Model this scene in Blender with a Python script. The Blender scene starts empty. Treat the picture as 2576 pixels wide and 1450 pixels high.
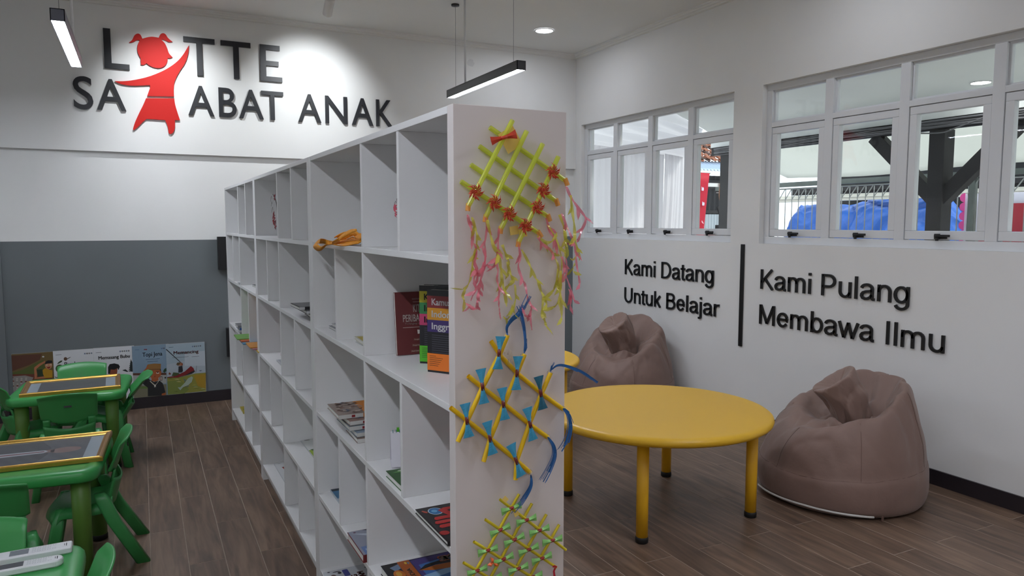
import bpy, bmesh, math, random
from math import sin, cos, pi, radians as R, sqrt, atan2
from mathutils import Vector as V, Matrix, noise
random.seed(7)
S = bpy.context.scene
COL = S.collection

# ------------------------------------------------------------------ camera, world, lights, exposure
F_PX, YAW, PITCH, CAM_H = 1860.79, 0.464338, -0.088138, 1.55
CAM_LOC = V((0, 0, CAM_H))
FWD = V((sin(YAW) * cos(PITCH), cos(YAW) * cos(PITCH), sin(PITCH)))
RIGHT = V((cos(YAW), -sin(YAW), 0))
UP = RIGHT.cross(FWD)
cam = bpy.data.cameras.new('camera'); cam.sensor_width = 36; cam.lens = F_PX * 36 / 2576
cam.clip_start = 0.05; cam.clip_end = 200
cam_o = bpy.data.objects.new('camera', cam); COL.objects.link(cam_o)
rot = Matrix((RIGHT, UP, -FWD)).transposed()
cam_o.matrix_world = Matrix.Translation(CAM_LOC) @ rot.to_4x4()
S.camera = cam_o

SKY_STRENGTH = 2.1
PENDANT_EMIT = 112.0
DOWNLIGHT_EMIT = 118.0
SPOT_WATTS = 70.0
w = bpy.data.worlds.new('overcast_sky'); S.world = w; w.use_nodes = True
w.node_tree.nodes['Background'].inputs[0].default_value = (0.86, 0.93, 1.0, 1)
w.node_tree.nodes['Background'].inputs[1].default_value = SKY_STRENGTH
sun = bpy.data.lights.new('hazy_sun', 'SUN'); sun.energy = 2.2; sun.angle = R(12); sun.color = (1, .97, .92)
sun_o = bpy.data.objects.new('hazy_sun', sun); COL.objects.link(sun_o)
sun_o.rotation_euler = (R(38), R(22), 0); sun_o.location = (12, 4, 9)
S.view_settings.view_transform = 'Standard'; S.view_settings.look = 'None'
S.view_settings.gamma = 1.0; S.view_settings.exposure = -0.2; S.view_settings.use_curve_mapping = False

# ------------------------------------------------------------------ helpers
def pix(u, v):
    return FWD + RIGHT * ((u - 1288) / F_PX) - UP * ((v - 725) / F_PX)
def on_plane(u, v, n, p0):
    d = pix(u, v); n = V(n)
    return CAM_LOC + d * ((V(p0) - CAM_LOC).dot(n) / d.dot(n))

def lin(h):
    h = h.lstrip('#'); c = [int(h[i:i + 2], 16) / 255 for i in (0, 2, 4)]
    return tuple(x / 12.92 if x <= .04045 else ((x + .055) / 1.055) ** 2.4 for x in c) + (1,)

MATS = {}
def mat(name, col, rough=.5, metal=0.0, var=None, bump=None, spec=None, emit=None, trans=None, sheen=None, coat=None, scale3=(1, 1, 1), rand=0.0):
    """procedural principled material. var=(noise scale, amount), bump=(noise scale, strength, distance)"""
    if name in MATS: return MATS[name]
    m = bpy.data.materials.new(name); m.use_nodes = True; MATS[name] = m
    nt = m.node_tree; b = nt.nodes['Principled BSDF']; L = nt.links.new
    c = lin(col) if isinstance(col, str) else tuple(col) + ((1,) if len(col) == 3 else ())
    b.inputs['Base Color'].default_value = c; b.inputs['Roughness'].default_value = rough; b.inputs['Metallic'].default_value = metal
    if spec is not None: b.inputs['Specular IOR Level'].default_value = spec
    if coat: b.inputs['Coat Weight'].default_value = coat; b.inputs['Coat Roughness'].default_value = .15
    if sheen: b.inputs['Sheen Weight'].default_value = sheen
    if emit:
        b.inputs['Emission Color'].default_value = lin(emit[0]); b.inputs['Emission Strength'].default_value = emit[1]
    tc = mp = None
    if var or bump:
        tc = nt.nodes.new('ShaderNodeTexCoord'); mp = nt.nodes.new('ShaderNodeMapping'); mp.inputs['Scale'].default_value = scale3
        L(tc.outputs['Object'], mp.inputs['Vector'])
    if var:
        n = nt.nodes.new('ShaderNodeTexNoise'); n.inputs['Scale'].default_value = var[0]; n.inputs['Detail'].default_value = 5
        L(mp.outputs[0], n.inputs['Vector'])
        mx = nt.nodes.new('ShaderNodeMix'); mx.data_type = 'RGBA'; mx.blend_type = 'MULTIPLY'; mx.inputs[0].default_value = 1
        mr = nt.nodes.new('ShaderNodeMapRange'); mr.inputs[1].default_value = .3; mr.inputs[2].default_value = .7
        mr.inputs[3].default_value = 1 - var[1]; mr.inputs[4].default_value = 1 + var[1] * .6
        L(n.outputs['Fac'], mr.inputs[0]); mx.inputs[6].default_value = c; L(mr.outputs[0], mx.inputs[7]); L(mx.outputs[2], b.inputs['Base Color'])
    if bump:
        n2 = nt.nodes.new('ShaderNodeTexNoise'); n2.inputs['Scale'].default_value = bump[0]; n2.inputs['Detail'].default_value = 6
        L(mp.outputs[0], n2.inputs['Vector'])
        bp = nt.nodes.new('ShaderNodeBump'); bp.inputs['Strength'].default_value = bump[1]; bp.inputs['Distance'].default_value = bump[2] if len(bump) > 2 else .01
        L(n2.outputs['Fac'], bp.inputs['Height']); L(bp.outputs[0], b.inputs['Normal'])
    if trans:
        t = nt.nodes.new('ShaderNodeBsdfTranslucent'); t.inputs[0].default_value = c
        ms = nt.nodes.new('ShaderNodeMixShader'); ms.inputs[0].default_value = trans
        out = nt.nodes['Material Output']; L(b.outputs[0], ms.inputs[1]); L(t.outputs[0], ms.inputs[2]); L(ms.outputs[0], out.inputs[0])
    return m

def see_through(name, col, alpha, rough=.15):
    if name in MATS: return MATS[name]
    m = mat(name, col, rough, trans=.12)
    nt = m.node_tree; out = nt.nodes['Material Output']; sh = out.inputs[0].links[0].from_socket
    tr = nt.nodes.new('ShaderNodeBsdfTransparent'); tr.inputs[0].default_value = tuple(x ** .45 for x in lin(col))
    ms = nt.nodes.new('ShaderNodeMixShader'); ms.inputs[0].default_value = alpha
    nt.links.new(tr.outputs[0], ms.inputs[1]); nt.links.new(sh, ms.inputs[2]); nt.links.new(ms.outputs[0], out.inputs[0])
    return m

def glass(name):
    if name in MATS: return MATS[name]
    m = bpy.data.materials.new(name); m.use_nodes = True; MATS[name] = m
    nt = m.node_tree; nt.nodes.remove(nt.nodes['Principled BSDF']); out = nt.nodes['Material Output']
    tr = nt.nodes.new('ShaderNodeBsdfTransparent'); tr.inputs[0].default_value = (.965, .98, .972, 1)
    gl = nt.nodes.new('ShaderNodeBsdfGlossy'); gl.inputs['Roughness'].default_value = .02
    fr = nt.nodes.new('ShaderNodeFresnel'); fr.inputs[0].default_value = 1.35
    ms = nt.nodes.new('ShaderNodeMixShader'); L = nt.links.new
    ge = nt.nodes.new('ShaderNodeNewGeometry'); mr = nt.nodes.new('ShaderNodeMapRange'); mr.inputs[3].default_value = 1.35; mr.inputs[4].default_value = 1 / 1.35
    L(ge.outputs['Backfacing'], mr.inputs[0]); L(mr.outputs[0], fr.inputs[0])      # same reflectance on both faces of the sheet
    L(fr.outputs[0], ms.inputs[0]); L(tr.outputs[0], ms.inputs[1]); L(gl.outputs[0], ms.inputs[2]); L(ms.outputs[0], out.inputs[0])
    return m

class MB:
    """collects shapes, builds ONE mesh object"""
    def __init__(s): s.v = []; s.f = []; s.mi = []; s.sm = []; s.cur = 0
    def add(s, vs, fs, smooth=False, T=None):
        o = len(s.v)
        s.v += [tuple(T @ V(p)) if T else tuple(p) for p in vs]
        for f in fs: s.f.append([o + i for i in f]); s.mi.append(s.cur); s.sm.append(smooth)
        return s
    def box(s, lo, hi, T=None):
        (a, b, c), (d, e, f) = lo, hi
        return s.add([(a, b, c), (d, b, c), (d, e, c), (a, e, c), (a, b, f), (d, b, f), (d, e, f), (a, e, f)],
                     [(0, 3, 2, 1), (4, 5, 6, 7), (0, 1, 5, 4), (1, 2, 6, 5), (2, 3, 7, 6), (3, 0, 4, 7)], T=T)
    def tube(s, pts, rad, n=8, cap=True, closed=False, flat=1.0):
        pts = [V(p) for p in pts]; m = len(pts)
        rad = rad if isinstance(rad, (list, tuple)) else [rad] * m
        vs = []; prev = None
        for i, p in enumerate(pts):
            a = pts[i - 1] if i else (pts[-1] if closed else pts[0]); b = pts[i + 1] if i < m - 1 else (pts[0] if closed else pts[-1])
            t = (b - a).normalized()
            if prev is None:
                x = t.orthogonal().normalized()
            else:
                x = (prev - t * prev.dot(t)); x = x.normalized() if x.length > 1e-6 else t.orthogonal().normalized()
            prev = x; y = t.cross(x)
            for k in range(n):
                q = 2 * pi * k / n; vs.append(p + (x * cos(q) + y * sin(q) * flat) * rad[i])
        fs = []
        for i in range(m if closed else m - 1):
            j = (i + 1) % m
            for k in range(n): fs.append((i * n + k, i * n + (k + 1) % n, j * n + (k + 1) % n, j * n + k))
        if cap and not closed: fs += [tuple(reversed(range(n))), tuple(range((m - 1) * n, m * n))]
        return s.add(vs, fs, True)
    def lathe(s, prof, n=32, T=None, cap0=True, cap1=True, a0=0.0):
        vs = [(r * cos(a0 + 2 * pi * k / n), r * sin(a0 + 2 * pi * k / n), z) for r, z in prof for k in range(n)]
        fs = []
        for i in range(len(prof) - 1):
            for k in range(n): fs.append((i * n + k, i * n + (k + 1) % n, (i + 1) * n + (k + 1) % n, (i + 1) * n + k))
        if cap0: fs.append(tuple(reversed(range(n))))
        if cap1: fs.append(tuple(range((len(prof) - 1) * n, len(prof) * n)))
        return s.add(vs, fs, True, T)
    def grid(s, fn, nu, nv, smooth=True, T=None, wrap=False):
        vs = [fn(i / nu, j / nv) for j in range(nv + 1) for i in range(nu + (0 if wrap else 1))]
        w_ = nu if wrap else nu + 1
        fs = [(j * w_ + i, j * w_ + (i + 1) % w_, (j + 1) * w_ + (i + 1) % w_, (j + 1) * w_ + i) for j in range(nv) for i in range(nu)]
        return s.add(vs, fs, smooth, T)
    def prism(s, poly, d0, d1, T):
        """poly: 2D outline, extruded along local z from d0 to d1, placed by T"""
        n = len(poly)
        vs = [(x, y, d0) for x, y in poly] + [(x, y, d1) for x, y in poly]
        fs = [tuple(range(n, 2 * n)), tuple(reversed(range(n)))] + [(i, (i + 1) % n, n + (i + 1) % n, n + i) for i in range(n)]
        return s.add(vs, fs, False, T)
    def ribbon(s, pts, wid, nrm):
        """flat strip along pts; nrm: facing direction; wid: number or list"""
        pts = [V(p) for p in pts]; m = len(pts); wid = wid if isinstance(wid, (list, tuple)) else [wid] * m; vs = []
        for i, p in enumerate(pts):
            t = (pts[min(i + 1, m - 1)] - pts[max(i - 1, 0)]).normalized(); x = t.cross(V(nrm)).normalized() * wid[i] / 2
            vs += [p - x, p + x]
        return s.add(vs, [(2 * i, 2 * i + 1, 2 * i + 3, 2 * i + 2) for i in range(m - 1)], True)
    def build(s, name, mats, parent=None, world=False, bevel=None, solid=None, sub=None, smooth=None, weld=False):
        me = bpy.data.meshes.new(name)
        off = parent_world(parent) if (world and parent) else V((0, 0, 0))
        me.from_pydata([tuple(V(p) - off) for p in s.v], [], s.f)
        for m in (mats if isinstance(mats, (list, tuple)) else [mats]): me.materials.append(m)
        me.polygons.foreach_set('material_index', s.mi)
        me.polygons.foreach_set('use_smooth', [True] * len(s.f) if smooth else s.sm if smooth is None else [False] * len(s.f))
        if weld:
            bm = bmesh.new(); bm.from_mesh(me); bmesh.ops.remove_doubles(bm, verts=bm.verts, dist=1e-5); bm.to_mesh(me); bm.free()
        me.update()
        o = bpy.data.objects.new(name, me); COL.objects.link(o)
        if parent: o.parent = parent
        if solid:
            md = o.modifiers.new('solid', 'SOLIDIFY'); md.thickness = solid; md.offset = 0
        if bevel:
            md = o.modifiers.new('bevel', 'BEVEL'); md.width = bevel; md.segments = 2; md.limit_method = 'ANGLE'; md.angle_limit = R(40)
        if sub:
            md = o.modifiers.new('sub', 'SUBSURF'); md.levels = sub; md.render_levels = sub
        return o

def parent_world(o):
    p = V((0, 0, 0))
    while o: p = p + o.location; o = o.parent
    return p
def empty(name, loc=(0, 0, 0), rz=0):
    o = bpy.data.objects.new(name, None); o.empty_display_size = .05; COL.objects.link(o); o.location = loc; o.rotation_euler = (0, 0, rz); return o
def tag(o, label=None, cat=None, group=None, kind=None):
    if label: o['label'] = label
    if cat: o['category'] = cat
    if group: o['group'] = group
    if kind: o['kind'] = kind
    return o
def thing(name, label, cat, loc=(0, 0, 0), rz=0, group=None): return tag(empty(name, loc, rz), label, cat, group)
def copy_tree(o, parent=None):
    c = o.copy(); COL.objects.link(c)
    if parent: c.parent = parent
    for ch in list(o.children): copy_tree(ch, c)
    return c
def frame_at(origin, ex, ey):
    """matrix whose local x,y are ex,ey and local z their cross product"""
    ex = V(ex).normalized(); ey = V(ey).normalized(); ez = ex.cross(ey)
    m = Matrix((ex, ey, ez)).transposed().to_4x4(); m.translation = V(origin); return m
def spline(pts, k=6):
    """Catmull-Rom through points of any dimension"""
    out = []; n = len(pts)
    for i in range(n - 1):
        p0, p1, p2, p3 = pts[max(i - 1, 0)], pts[i], pts[i + 1], pts[min(i + 2, n - 1)]
        for j in range(k):
            t = j / k
            out.append(tuple(.5 * (2 * b + (c - a) * t + (2 * a - 5 * b + 4 * c - d) * t * t + (3 * b - a - 3 * c + d) * t ** 3) for a, b, c, d in zip(p0, p1, p2, p3)))
    out.append(tuple(pts[-1])); return out

# flat print: text set with Blender's built-in face, turned into mesh
_tcache = {}
def text_geo(s, bold=0.0, ext=0.0):
    key = (s, bold, ext)
    if key not in _tcache:
        c = bpy.data.curves.new('t', 'FONT'); c.body = s; c.size = 1; c.offset = bold; c.extrude = ext; c.resolution_u = 3
        o = bpy.data.objects.new('t', c); COL.objects.link(o)
        dg = bpy.context.evaluated_depsgraph_get(); me = bpy.data.meshes.new_from_object(o.evaluated_get(dg))
        _tcache[key] = ([tuple(v.co) for v in me.vertices], [tuple(p.vertices) for p in me.polygons])
        bpy.data.objects.remove(o); bpy.data.curves.remove(c); bpy.data.meshes.remove(me)
    return _tcache[key]
def put_text(mb, s, T, x0, y0, width=None, height=None, bold=0.0, x1=None, clip=None, lift=0.0):
    """writes s into mb: lower left corner of its ink at (x0,y0) in T's plane, ink box width x height"""
    vs, fs = text_geo(s, 0.0)
    if not vs: return
    ax = min(p[0] for p in vs); bx = max(p[0] for p in vs); ay = min(p[1] for p in vs); by = max(p[1] for p in vs)
    sy = height / (by - ay) if height else None
    sx = width / (bx - ax) if width else sy
    if sy is None: sy = sx
    b = bold * 1.1                                          # heavier weights: the same glyphs laid over themselves, slightly shifted
    for dx, dy in (((0, 0),) if b == 0 else ((-b, -b * .5), (b, -b * .5), (-b, b * .5), (b, b * .5))):
        mb.add([(x0 + (p[0] - ax + dx) * sx, y0 + (p[1] - ay + dy) * sy, lift) for p in vs], fs, False, T)
def ellipse(cx, cy, rx, ry, n=20, a0=0, a1=2 * pi, rot=0):
    c, s_ = cos(rot), sin(rot); out = []
    for k in range(n if abs(a1 - a0 - 2 * pi) < 1e-6 else n + 1):
        a = a0 + (a1 - a0) * k / n; x, y = rx * cos(a), ry * sin(a); out.append((cx + x * c - y * s_, cy + x * s_ + y * c))
    return out
def flat_poly(mb, poly, T, lift=0.0):
    mb.add([(x, y, lift) for x, y in poly], [tuple(range(len(poly)))], False, T)

# ------------------------------------------------------------------ measured layout
XR = 4.161          # inner face of the window wall
YF, YL = 6.80, 6.842   # bulkhead face, lower face of the far wall
ZC = 3.30
SA, SX = -0.0097, 0.6484   # shelf row: its front plane
DSH = V((sin(SA), cos(SA), 0)); NSH = V((cos(SA), -sin(SA), 0))
def shelf_pt(s, d, z): return V((SX, 0, 0)) + DSH * s + NSH * d + V((0, 0, z))
def shelf_px(u, v, off=0.0):
    return on_plane(u, v, NSH, V((SX, 0, 0)) + NSH * off)
END_S = 1.5575
def end_px(u, v, off=0.0):      # a point on the end panel of the shelf row, off metres in front of it
    return on_plane(u, v, DSH, shelf_pt(END_S - off, 0, 0))
# ------------------------------------------------------------------ the room
wall_m = mat('white_wall_paint', (.82, .825, .82), .75, var=(1.3, .035), bump=(90, .08, .002))
grey_m = mat('grey_wall_paint', (.158, .178, .19), .6, var=(1.5, .05), bump=(90, .08, .002))
ceil_m = mat('white_ceiling_paint', (.80, .805, .79), .85, var=(.8, .03))
skirt_m = mat('dark_skirting_tile', '#2b262b', .35, var=(6, .12))
white_pvc = mat('white_window_paint', (.74, .76, .785), .4, var=(5, .03))
black_m = mat('matt_black', '#17181b', .5)

def plank_mat():
    m = mat('wood_look_tile', '#6a594d', .42); nt = m.node_tree; L = nt.links.new; b = nt.nodes['Principled BSDF']; N = nt.nodes.new
    tc = N('ShaderNodeTexCoord'); oi = N('ShaderNodeObjectInfo')
    cb = N('ShaderNodeCombineXYZ'); k1 = N('ShaderNodeMath'); k1.operation = 'MULTIPLY'; k1.inputs[1].default_value = 37
    L(oi.outputs['Random'], k1.inputs[0]); L(k1.outputs[0], cb.inputs[0]); L(k1.outputs[0], cb.inputs[1])
    ad = N('ShaderNodeVectorMath'); L(tc.outputs['Object'], ad.inputs[0]); L(cb.outputs[0], ad.inputs[1])
    mp = N('ShaderNodeMapping'); mp.inputs['Scale'].default_value = (26, 2.2, 1); L(ad.outputs[0], mp.inputs['Vector'])
    n1 = N('ShaderNodeTexNoise'); n1.inputs['Scale'].default_value = 1; n1.inputs['Detail'].default_value = 8; n1.inputs['Distortion'].default_value = 1.2; L(mp.outputs[0], n1.inputs['Vector'])
    mp2 = N('ShaderNodeMapping'); mp2.inputs['Scale'].default_value = (7, 1.1, 1); L(ad.outputs[0], mp2.inputs['Vector'])
    n2 = N('ShaderNodeTexNoise'); n2.inputs['Scale'].default_value = 1; n2.inputs['Detail'].default_value = 3; n2.inputs['Distortion'].default_value = 2.5; L(mp2.outputs[0], n2.inputs['Vector'])
    mxn = N('ShaderNodeMath'); mxn.operation = 'MULTIPLY_ADD'; mxn.inputs[1].default_value = .55; L(n1.outputs['Fac'], mxn.inputs[0])
    h2 = N('ShaderNodeMath'); h2.operation = 'MULTIPLY'; h2.inputs[1].default_value = .45; L(n2.outputs['Fac'], h2.inputs[0]); L(h2.outputs[0], mxn.inputs[2])
    cr = N('ShaderNodeValToRGB'); e = cr.color_ramp.elements
    e[0].position = .34; e[0].color = lin('#57463b'); e[1].position = .66; e[1].color = lin('#88705e')
    x = e.new(.5); x.color = lin('#705b4c'); L(mxn.outputs[0], cr.inputs[0])
    br = N('ShaderNodeMapRange'); br.inputs[3].default_value = .84; br.inputs[4].default_value = 1.1; L(oi.outputs['Random'], br.inputs[0])
    mu = N('ShaderNodeMix'); mu.data_type = 'RGBA'; mu.blend_type = 'MULTIPLY'; mu.inputs[0].default_value = 1
    L(cr.outputs[0], mu.inputs[6]); L(br.outputs[0], mu.inputs[7]); L(mu.outputs[2], b.inputs['Base Color'])
    bp = N('ShaderNodeBump'); bp.inputs['Strength'].default_value = .12; bp.inputs['Distance'].default_value = .003; L(n1.outputs['Fac'], bp.inputs['Height']); L(bp.outputs[0], b.inputs['Normal'])
    return m
plank_m = plank_mat()
grout_m = mat('pale_grout', '#a39486', .9, var=(30, .1))

# floor: a bed of grout carrying single wood-look planks
PX0, PP, PL = -0.0175, 0.1555, 0.9105
mb = MB(); mb.box((-4.5, -3.5, -.12), (XR + .02, 6.9, -.0008)); floor = mb.build('floor', grout_m); tag(floor, kind='structure')
_pm = {}
def plank(x0, x1, y0, y1):
    key = (round(x1 - x0, 3), round(y1 - y0, 3))
    if key not in _pm:
        a, b = key[0] / 2 - .0017, key[1] / 2 - .0017; c = .0007
        m_ = MB(); m_.add([(-a, -b, -.006), (a, -b, -.006), (a, b, -.006), (-a, b, -.006), (-a, -b, -c), (a, -b, -c), (a, b, -c), (-a, b, -c),
                           (-a + c, -b + c, 0), (a - c, -b + c, 0), (a - c, b - c, 0), (-a + c, b - c, 0)],
                          [(0, 1, 5, 4), (1, 2, 6, 5), (2, 3, 7, 6), (3, 0, 4, 7), (4, 5, 9, 8), (5, 6, 10, 9), (6, 7, 11, 10), (7, 4, 8, 11), (8, 9, 10, 11)])
        o = m_.build('plank', plank_m, floor); _pm[key] = o.data
    else:
        o = bpy.data.objects.new('plank', _pm[key]); COL.objects.link(o); o.parent = floor
    o.location = ((x0 + x1) / 2, (y0 + y1) / 2, 0)
far_planks = MB()
for k in range(-29, 27):
    x0 = PX0 + PP * k; x1 = min(x0 + PP, XR)
    if x0 < -4.5: continue
    base = 4.006 + (0 if k % 2 == 0 else .4555)
    r = -9
    while base + PL * r < YL:
        y0, y1 = max(base + PL * r, -3.5), min(base + PL * (r + 1), YL); r += 1
        if y1 - y0 < .02: continue
        # planks the photograph can show are single pieces, those beyond it one joined part
        if k >= -6 and y1 > (2.75 if x0 < .7 else 1.55): plank(x0, x1, y0, y1)
        else: far_planks.box((x0 + .0014, y0 + .0014, -.006), (x1 - .0014, y1 - .0014, 0))
o = far_planks.build('plank_field', plank_m, floor); o['kind'] = 'stuff'

# ceiling and cornices
mb = MB(); mb.box((-4.5, -3.5, ZC), (XR, 6.9, ZC + .1)); tag(mb.build('ceiling', ceil_m), kind='structure')
prof = [(0, 0), (.062, 0), (.062, -.012), (.05, -.016), (.046, -.026), (.03, -.03), (.024, -.04), (0, -.044)]
mb = MB(); mb.prism([(-x, z) for x, z in prof], -4.5, XR, Matrix(((0, 0, 1, 0), (1, 0, 0, YF), (0, 1, 0, ZC), (0, 0, 0, 1)))); tag(mb.build('trim_1', ceil_m), kind='structure')
mb = MB(); mb.prism([(-x, z) for x, z in prof], -3.5, YF, Matrix(((1, 0, 0, XR), (0, 0, 1, 0), (0, 1, 0, ZC), (0, 0, 0, 1)))); tag(mb.build('trim_2', ceil_m), kind='structure')

# far wall: white above, grey paint below, the bulkhead with the sign standing slightly proud
mb = MB()
mb.box((-4.5, YL, 0), (XR + .18, YL + .15, 1.405)); mb.cur = 1
mb.box((-4.5, YL, 1.405), (XR + .18, YL + .15, ZC))
mb.box((-4.5, YF, 2.118), (XR, YL, ZC)); mb.box((-1.6, YL - .03, 1.405), (-.965, YL, 2.118)); mb.cur = 0
mb.box((-1.6, YL - .03, 0), (-.965, YL, 1.405))
tag(mb.build('wall_far', [grey_m, wall_m]), kind='structure')
mb = MB(); mb.box((-4.5, -3.65, 0), (XR + .18, -3.5, ZC)); tag(mb.build('wall_back', wall_m), kind='structure')
mb = MB(); FILL_LW = ((-2.6, -.4), (.8, 3.0))      # two unseen windows, added to the left wall for fill daylight
mb.box((-4.65, -3.5, 0), (-4.5, 6.9, .9)); mb.box((-4.65, -3.5, 2.5), (-4.5, 6.9, ZC))
for a, b in zip([-3.5] + [q[1] for q in FILL_LW], [q[0] for q in FILL_LW] + [6.9]): mb.box((-4.65, a, .9), (-4.5, b, 2.5))
tag(mb.build('wall_left', wall_m), kind='structure')

# window wall with its two openings
WT = .16; W1 = (4.457, 6.69); W2 = (1.925, 4.158); WZ0, WZ1 = 1.393, 2.565
mb = MB()
mb.box((XR, -3.5, 0), (XR + WT, YL, WZ0)); mb.box((XR, -3.5, WZ1), (XR + WT, YL, ZC))
for a, b in ((-3.5, W2[0]), (W2[1], W1[0]), (W1[1], YL)): mb.box((XR, a, WZ0), (XR + WT, b, WZ1))
tag(mb.build('wall_right', wall_m), kind='structure')
# skirting tiles
mb = MB(); mb.box((-4.5, YL - .024, 0), (XR, YL, .093)); mb.box((-1.6, YL - .054, 0), (-.965, YL - .024, .093)); tag(mb.build('baseboard_far', skirt_m), kind='structure')
mb = MB(); mb.box((XR - .012, -3.5, 0), (XR, YL - .024, .09)); tag(mb.build('baseboard_right', skirt_m), kind='structure')

# windows: fixed lights above, four top-hung sashes below
pane_m = glass('clear_pane')
def window(name, y1, y0):
    """y1 the end seen on the left, y0 the end seen on the right"""
    root = tag(empty(name, (XR + .045, (y0 + y1) / 2, WZ0)), kind='structure')
    D = .06; X = .0; cy = (y0 + y1) / 2; h = WZ1 - WZ0
    L_, R_ = y1 - cy, y0 - cy
    fr = MB()
    fr.box((X, R_, 0), (X + D, L_, .052)); fr.box((X, R_, h - .045), (X + D, L_, h))
    fr.box((X, R_, .052), (X + D, R_ + .05, h - .045)); fr.box((X, L_ - .05, .052), (X + D, L_, h - .045))
    fr.build('window_frame', white_pvc, root, bevel=.002)
    zt = 2.27 - WZ0; t = MB(); t.box((X + .001, R_ + .05, zt - .018), (X + D - .001, L_ - .05, zt + .018)); t.build('transom', white_pvc, root, bevel=.002)
    pitch = (L_ - R_) / 4; handle_src = None
    for k in range(1, 4):
        m_ = MB(); yk = L_ - pitch * k; m_.box((X, yk - .033, .052), (X + D, yk + .033, h - .045)); m_.build('mullion', white_pvc, root, bevel=.002)
    for k in range(4):
        a = L_ - pitch * k - (.05 if k == 0 else .033); b = L_ - pitch * (k + 1) + (.05 if k == 3 else .033)
        # top light: beads and glass
        f = MB(); za, zb = zt + .018, h - .045
        for q in ((a - .012, za, a, zb), (b, za, b + .012, zb), (b + .012, za, a - .012, za + .012), (b + .012, zb - .012, a - .012, zb)):
            f.box((X + .022, q[0], q[1]), (X + .052, q[2], q[3]))
        top = f.build('top_light', white_pvc, root)
        g = MB(); g.box((X + .036, b + .008, za + .008), (X + .04, a - .008, zb - .008)); g.build('pane', pane_m, top)
        # sash, slightly proud of a dark rebate line
        za, zb = .056, zt - .021; f = MB(); w_ = .047; a2, b2 = a - .003, b + .003
        f.box((X + .006, b2, za), (X + .05, a2, za + .052)); f.box((X + .006, b2, zb - w_), (X + .05, a2, zb))
        f.box((X + .006, b2, za + .052), (X + .05, b2 + w_, zb - w_)); f.box((X + .006, a2 - w_, za + .052), (X + .05, a2, zb - w_))
        sash = f.build('sash', white_pvc, root, bevel=.003)
        g = MB(); g.box((X + .028, b2 + w_ - .006, za + .046), (X + .032, a2 - w_ + .006, zb - w_ + .006)); g.build('pane', pane_m, sash)
        m_ = MB(); ym = (a + b) / 2
        m_.box((X - .004, ym - .03, .062), (X + .006, ym + .03, .082)); m_.box((X - .022, ym + .006, .06), (X - .004, ym + .034, .092))
        m_.box((X - .03, ym - .062, .073), (X - .018, ym + .03, .087)); m_.box((X - .026, ym + .008, .05), (X - .014, ym + .024, .07))
        m_.build('handle', black_m, sash, bevel=.002)
    return root
for i, (a, b) in enumerate(FILL_LW):  # frames and panes of the added left-wall windows, there for their daylight
    m_ = MB(); x0_, x1_ = -4.62, -4.56
    for lo, hi in (((x0_, a, .9), (x1_, b, .95)), ((x0_, a, 2.45), (x1_, b, 2.5)), ((x0_, a, .95), (x1_, a + .05, 2.45)), ((x0_, b - .05, .95), (x1_, b, 2.45)), ((x0_, (a + b) / 2 - .03, .95), (x1_, (a + b) / 2 + .03, 2.45))): m_.box(lo, hi)
    o = tag(m_.build('window_%d' % (i + 3), white_pvc), kind='structure'); g = MB(); g.box((-4.592, a + .04, .94), (-4.588, b - .04, 2.46)); g.build('pane', pane_m, o)
window('window_1', W1[1], W1[0]); window('window_2', W2[1], W2[0])
# ------------------------------------------------------------------ lamps
lamp_black = mat('black_anodised', '#26262b', .45)
lamp_grey = mat('grey_anodised', '#6d707c', .4, metal=.3)
led_m = mat('led_diffuser', '#ffffff', .5, emit=('#eef4ff', PENDANT_EMIT))
disc_m = mat('downlight_diffuser', '#ffffff', .5, emit=('#f1f5ff', DOWNLIGHT_EMIT))
fill_disc_warm = mat('fill_downlight_diffuser_warm', '#ffffff', .5, emit=('#ffe0cc', DOWNLIGHT_EMIT))  # used only by added downlights, for warm fill from behind the camera
steel_m = mat('steel_wire', '#8c8f92', .35, metal=.8)
white_metal = mat('white_enamel', (.75, .75, .75), .4)

def pendant(x, y0, y1, z, label, body, tw=0.0):
    t = thing('pendant_light', label, 'lamp', (x, (y0 + y1) / 2, z), tw, 'linear pendant lamps')
    l = (y1 - y0) / 2; w_, h = .033, .062; m_ = MB()
    m_.box((-w_, -l, 0), (-w_ + .004, l, h)); m_.box((w_ - .004, -l, 0), (w_, l, h)); m_.box((-w_, -l, h - .004), (w_, l, h))
    m_.box((-w_, -l, 0), (w_, -l + .004, h)); m_.box((-w_, l - .004, 0), (w_, l, h)); m_.build('housing', body, t)
    m_ = MB(); m_.box((-w_ + .006, -l + .006, .003), (w_ - .006, l - .006, .012)); m_.build('diffuser', led_m, t)
    for yy in (-l + .12, l - .12):
        m_ = MB(); m_.tube([(0, yy, h), (0, yy, ZC - z - .012)], .0014, 6); wi = m_.build('suspension_wire', steel_m, t)
        m_ = MB(); m_.lathe([(.032, 0), (.032, .012), (.02, .014)], 20, Matrix.Translation((0, yy, ZC - z - .014))); m_.build('ceiling_cup', lamp_black, wi)
    m_ = MB(); m_.tube([(.006, l - .3, h), (.006, l - .3, ZC - z)], .0085, 8); m_.build('power_cable', white_metal, t)
    return t
pendant(2.335, 4.52, 5.80, 2.575, 'black linear pendant lamp hanging above the near bookcase end', lamp_black)
pendant(-.335, 4.50, 5.76, 2.575, 'grey linear pendant lamp hanging at left in front of the sign', lamp_grey)
pendant(2.335, .45, 1.75, 2.575, 'linear pendant lamp over the near floor by the windows', lamp_black)  # this and the next two are unseen pendants, added to lift the light level
pendant(-.335, .45, 1.75, 2.575, 'linear pendant lamp over the near green tables', lamp_grey)
pendant(-.335, -2.8, -1.5, 2.575, 'linear pendant lamp over the rear left of the room', lamp_grey)

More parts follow.
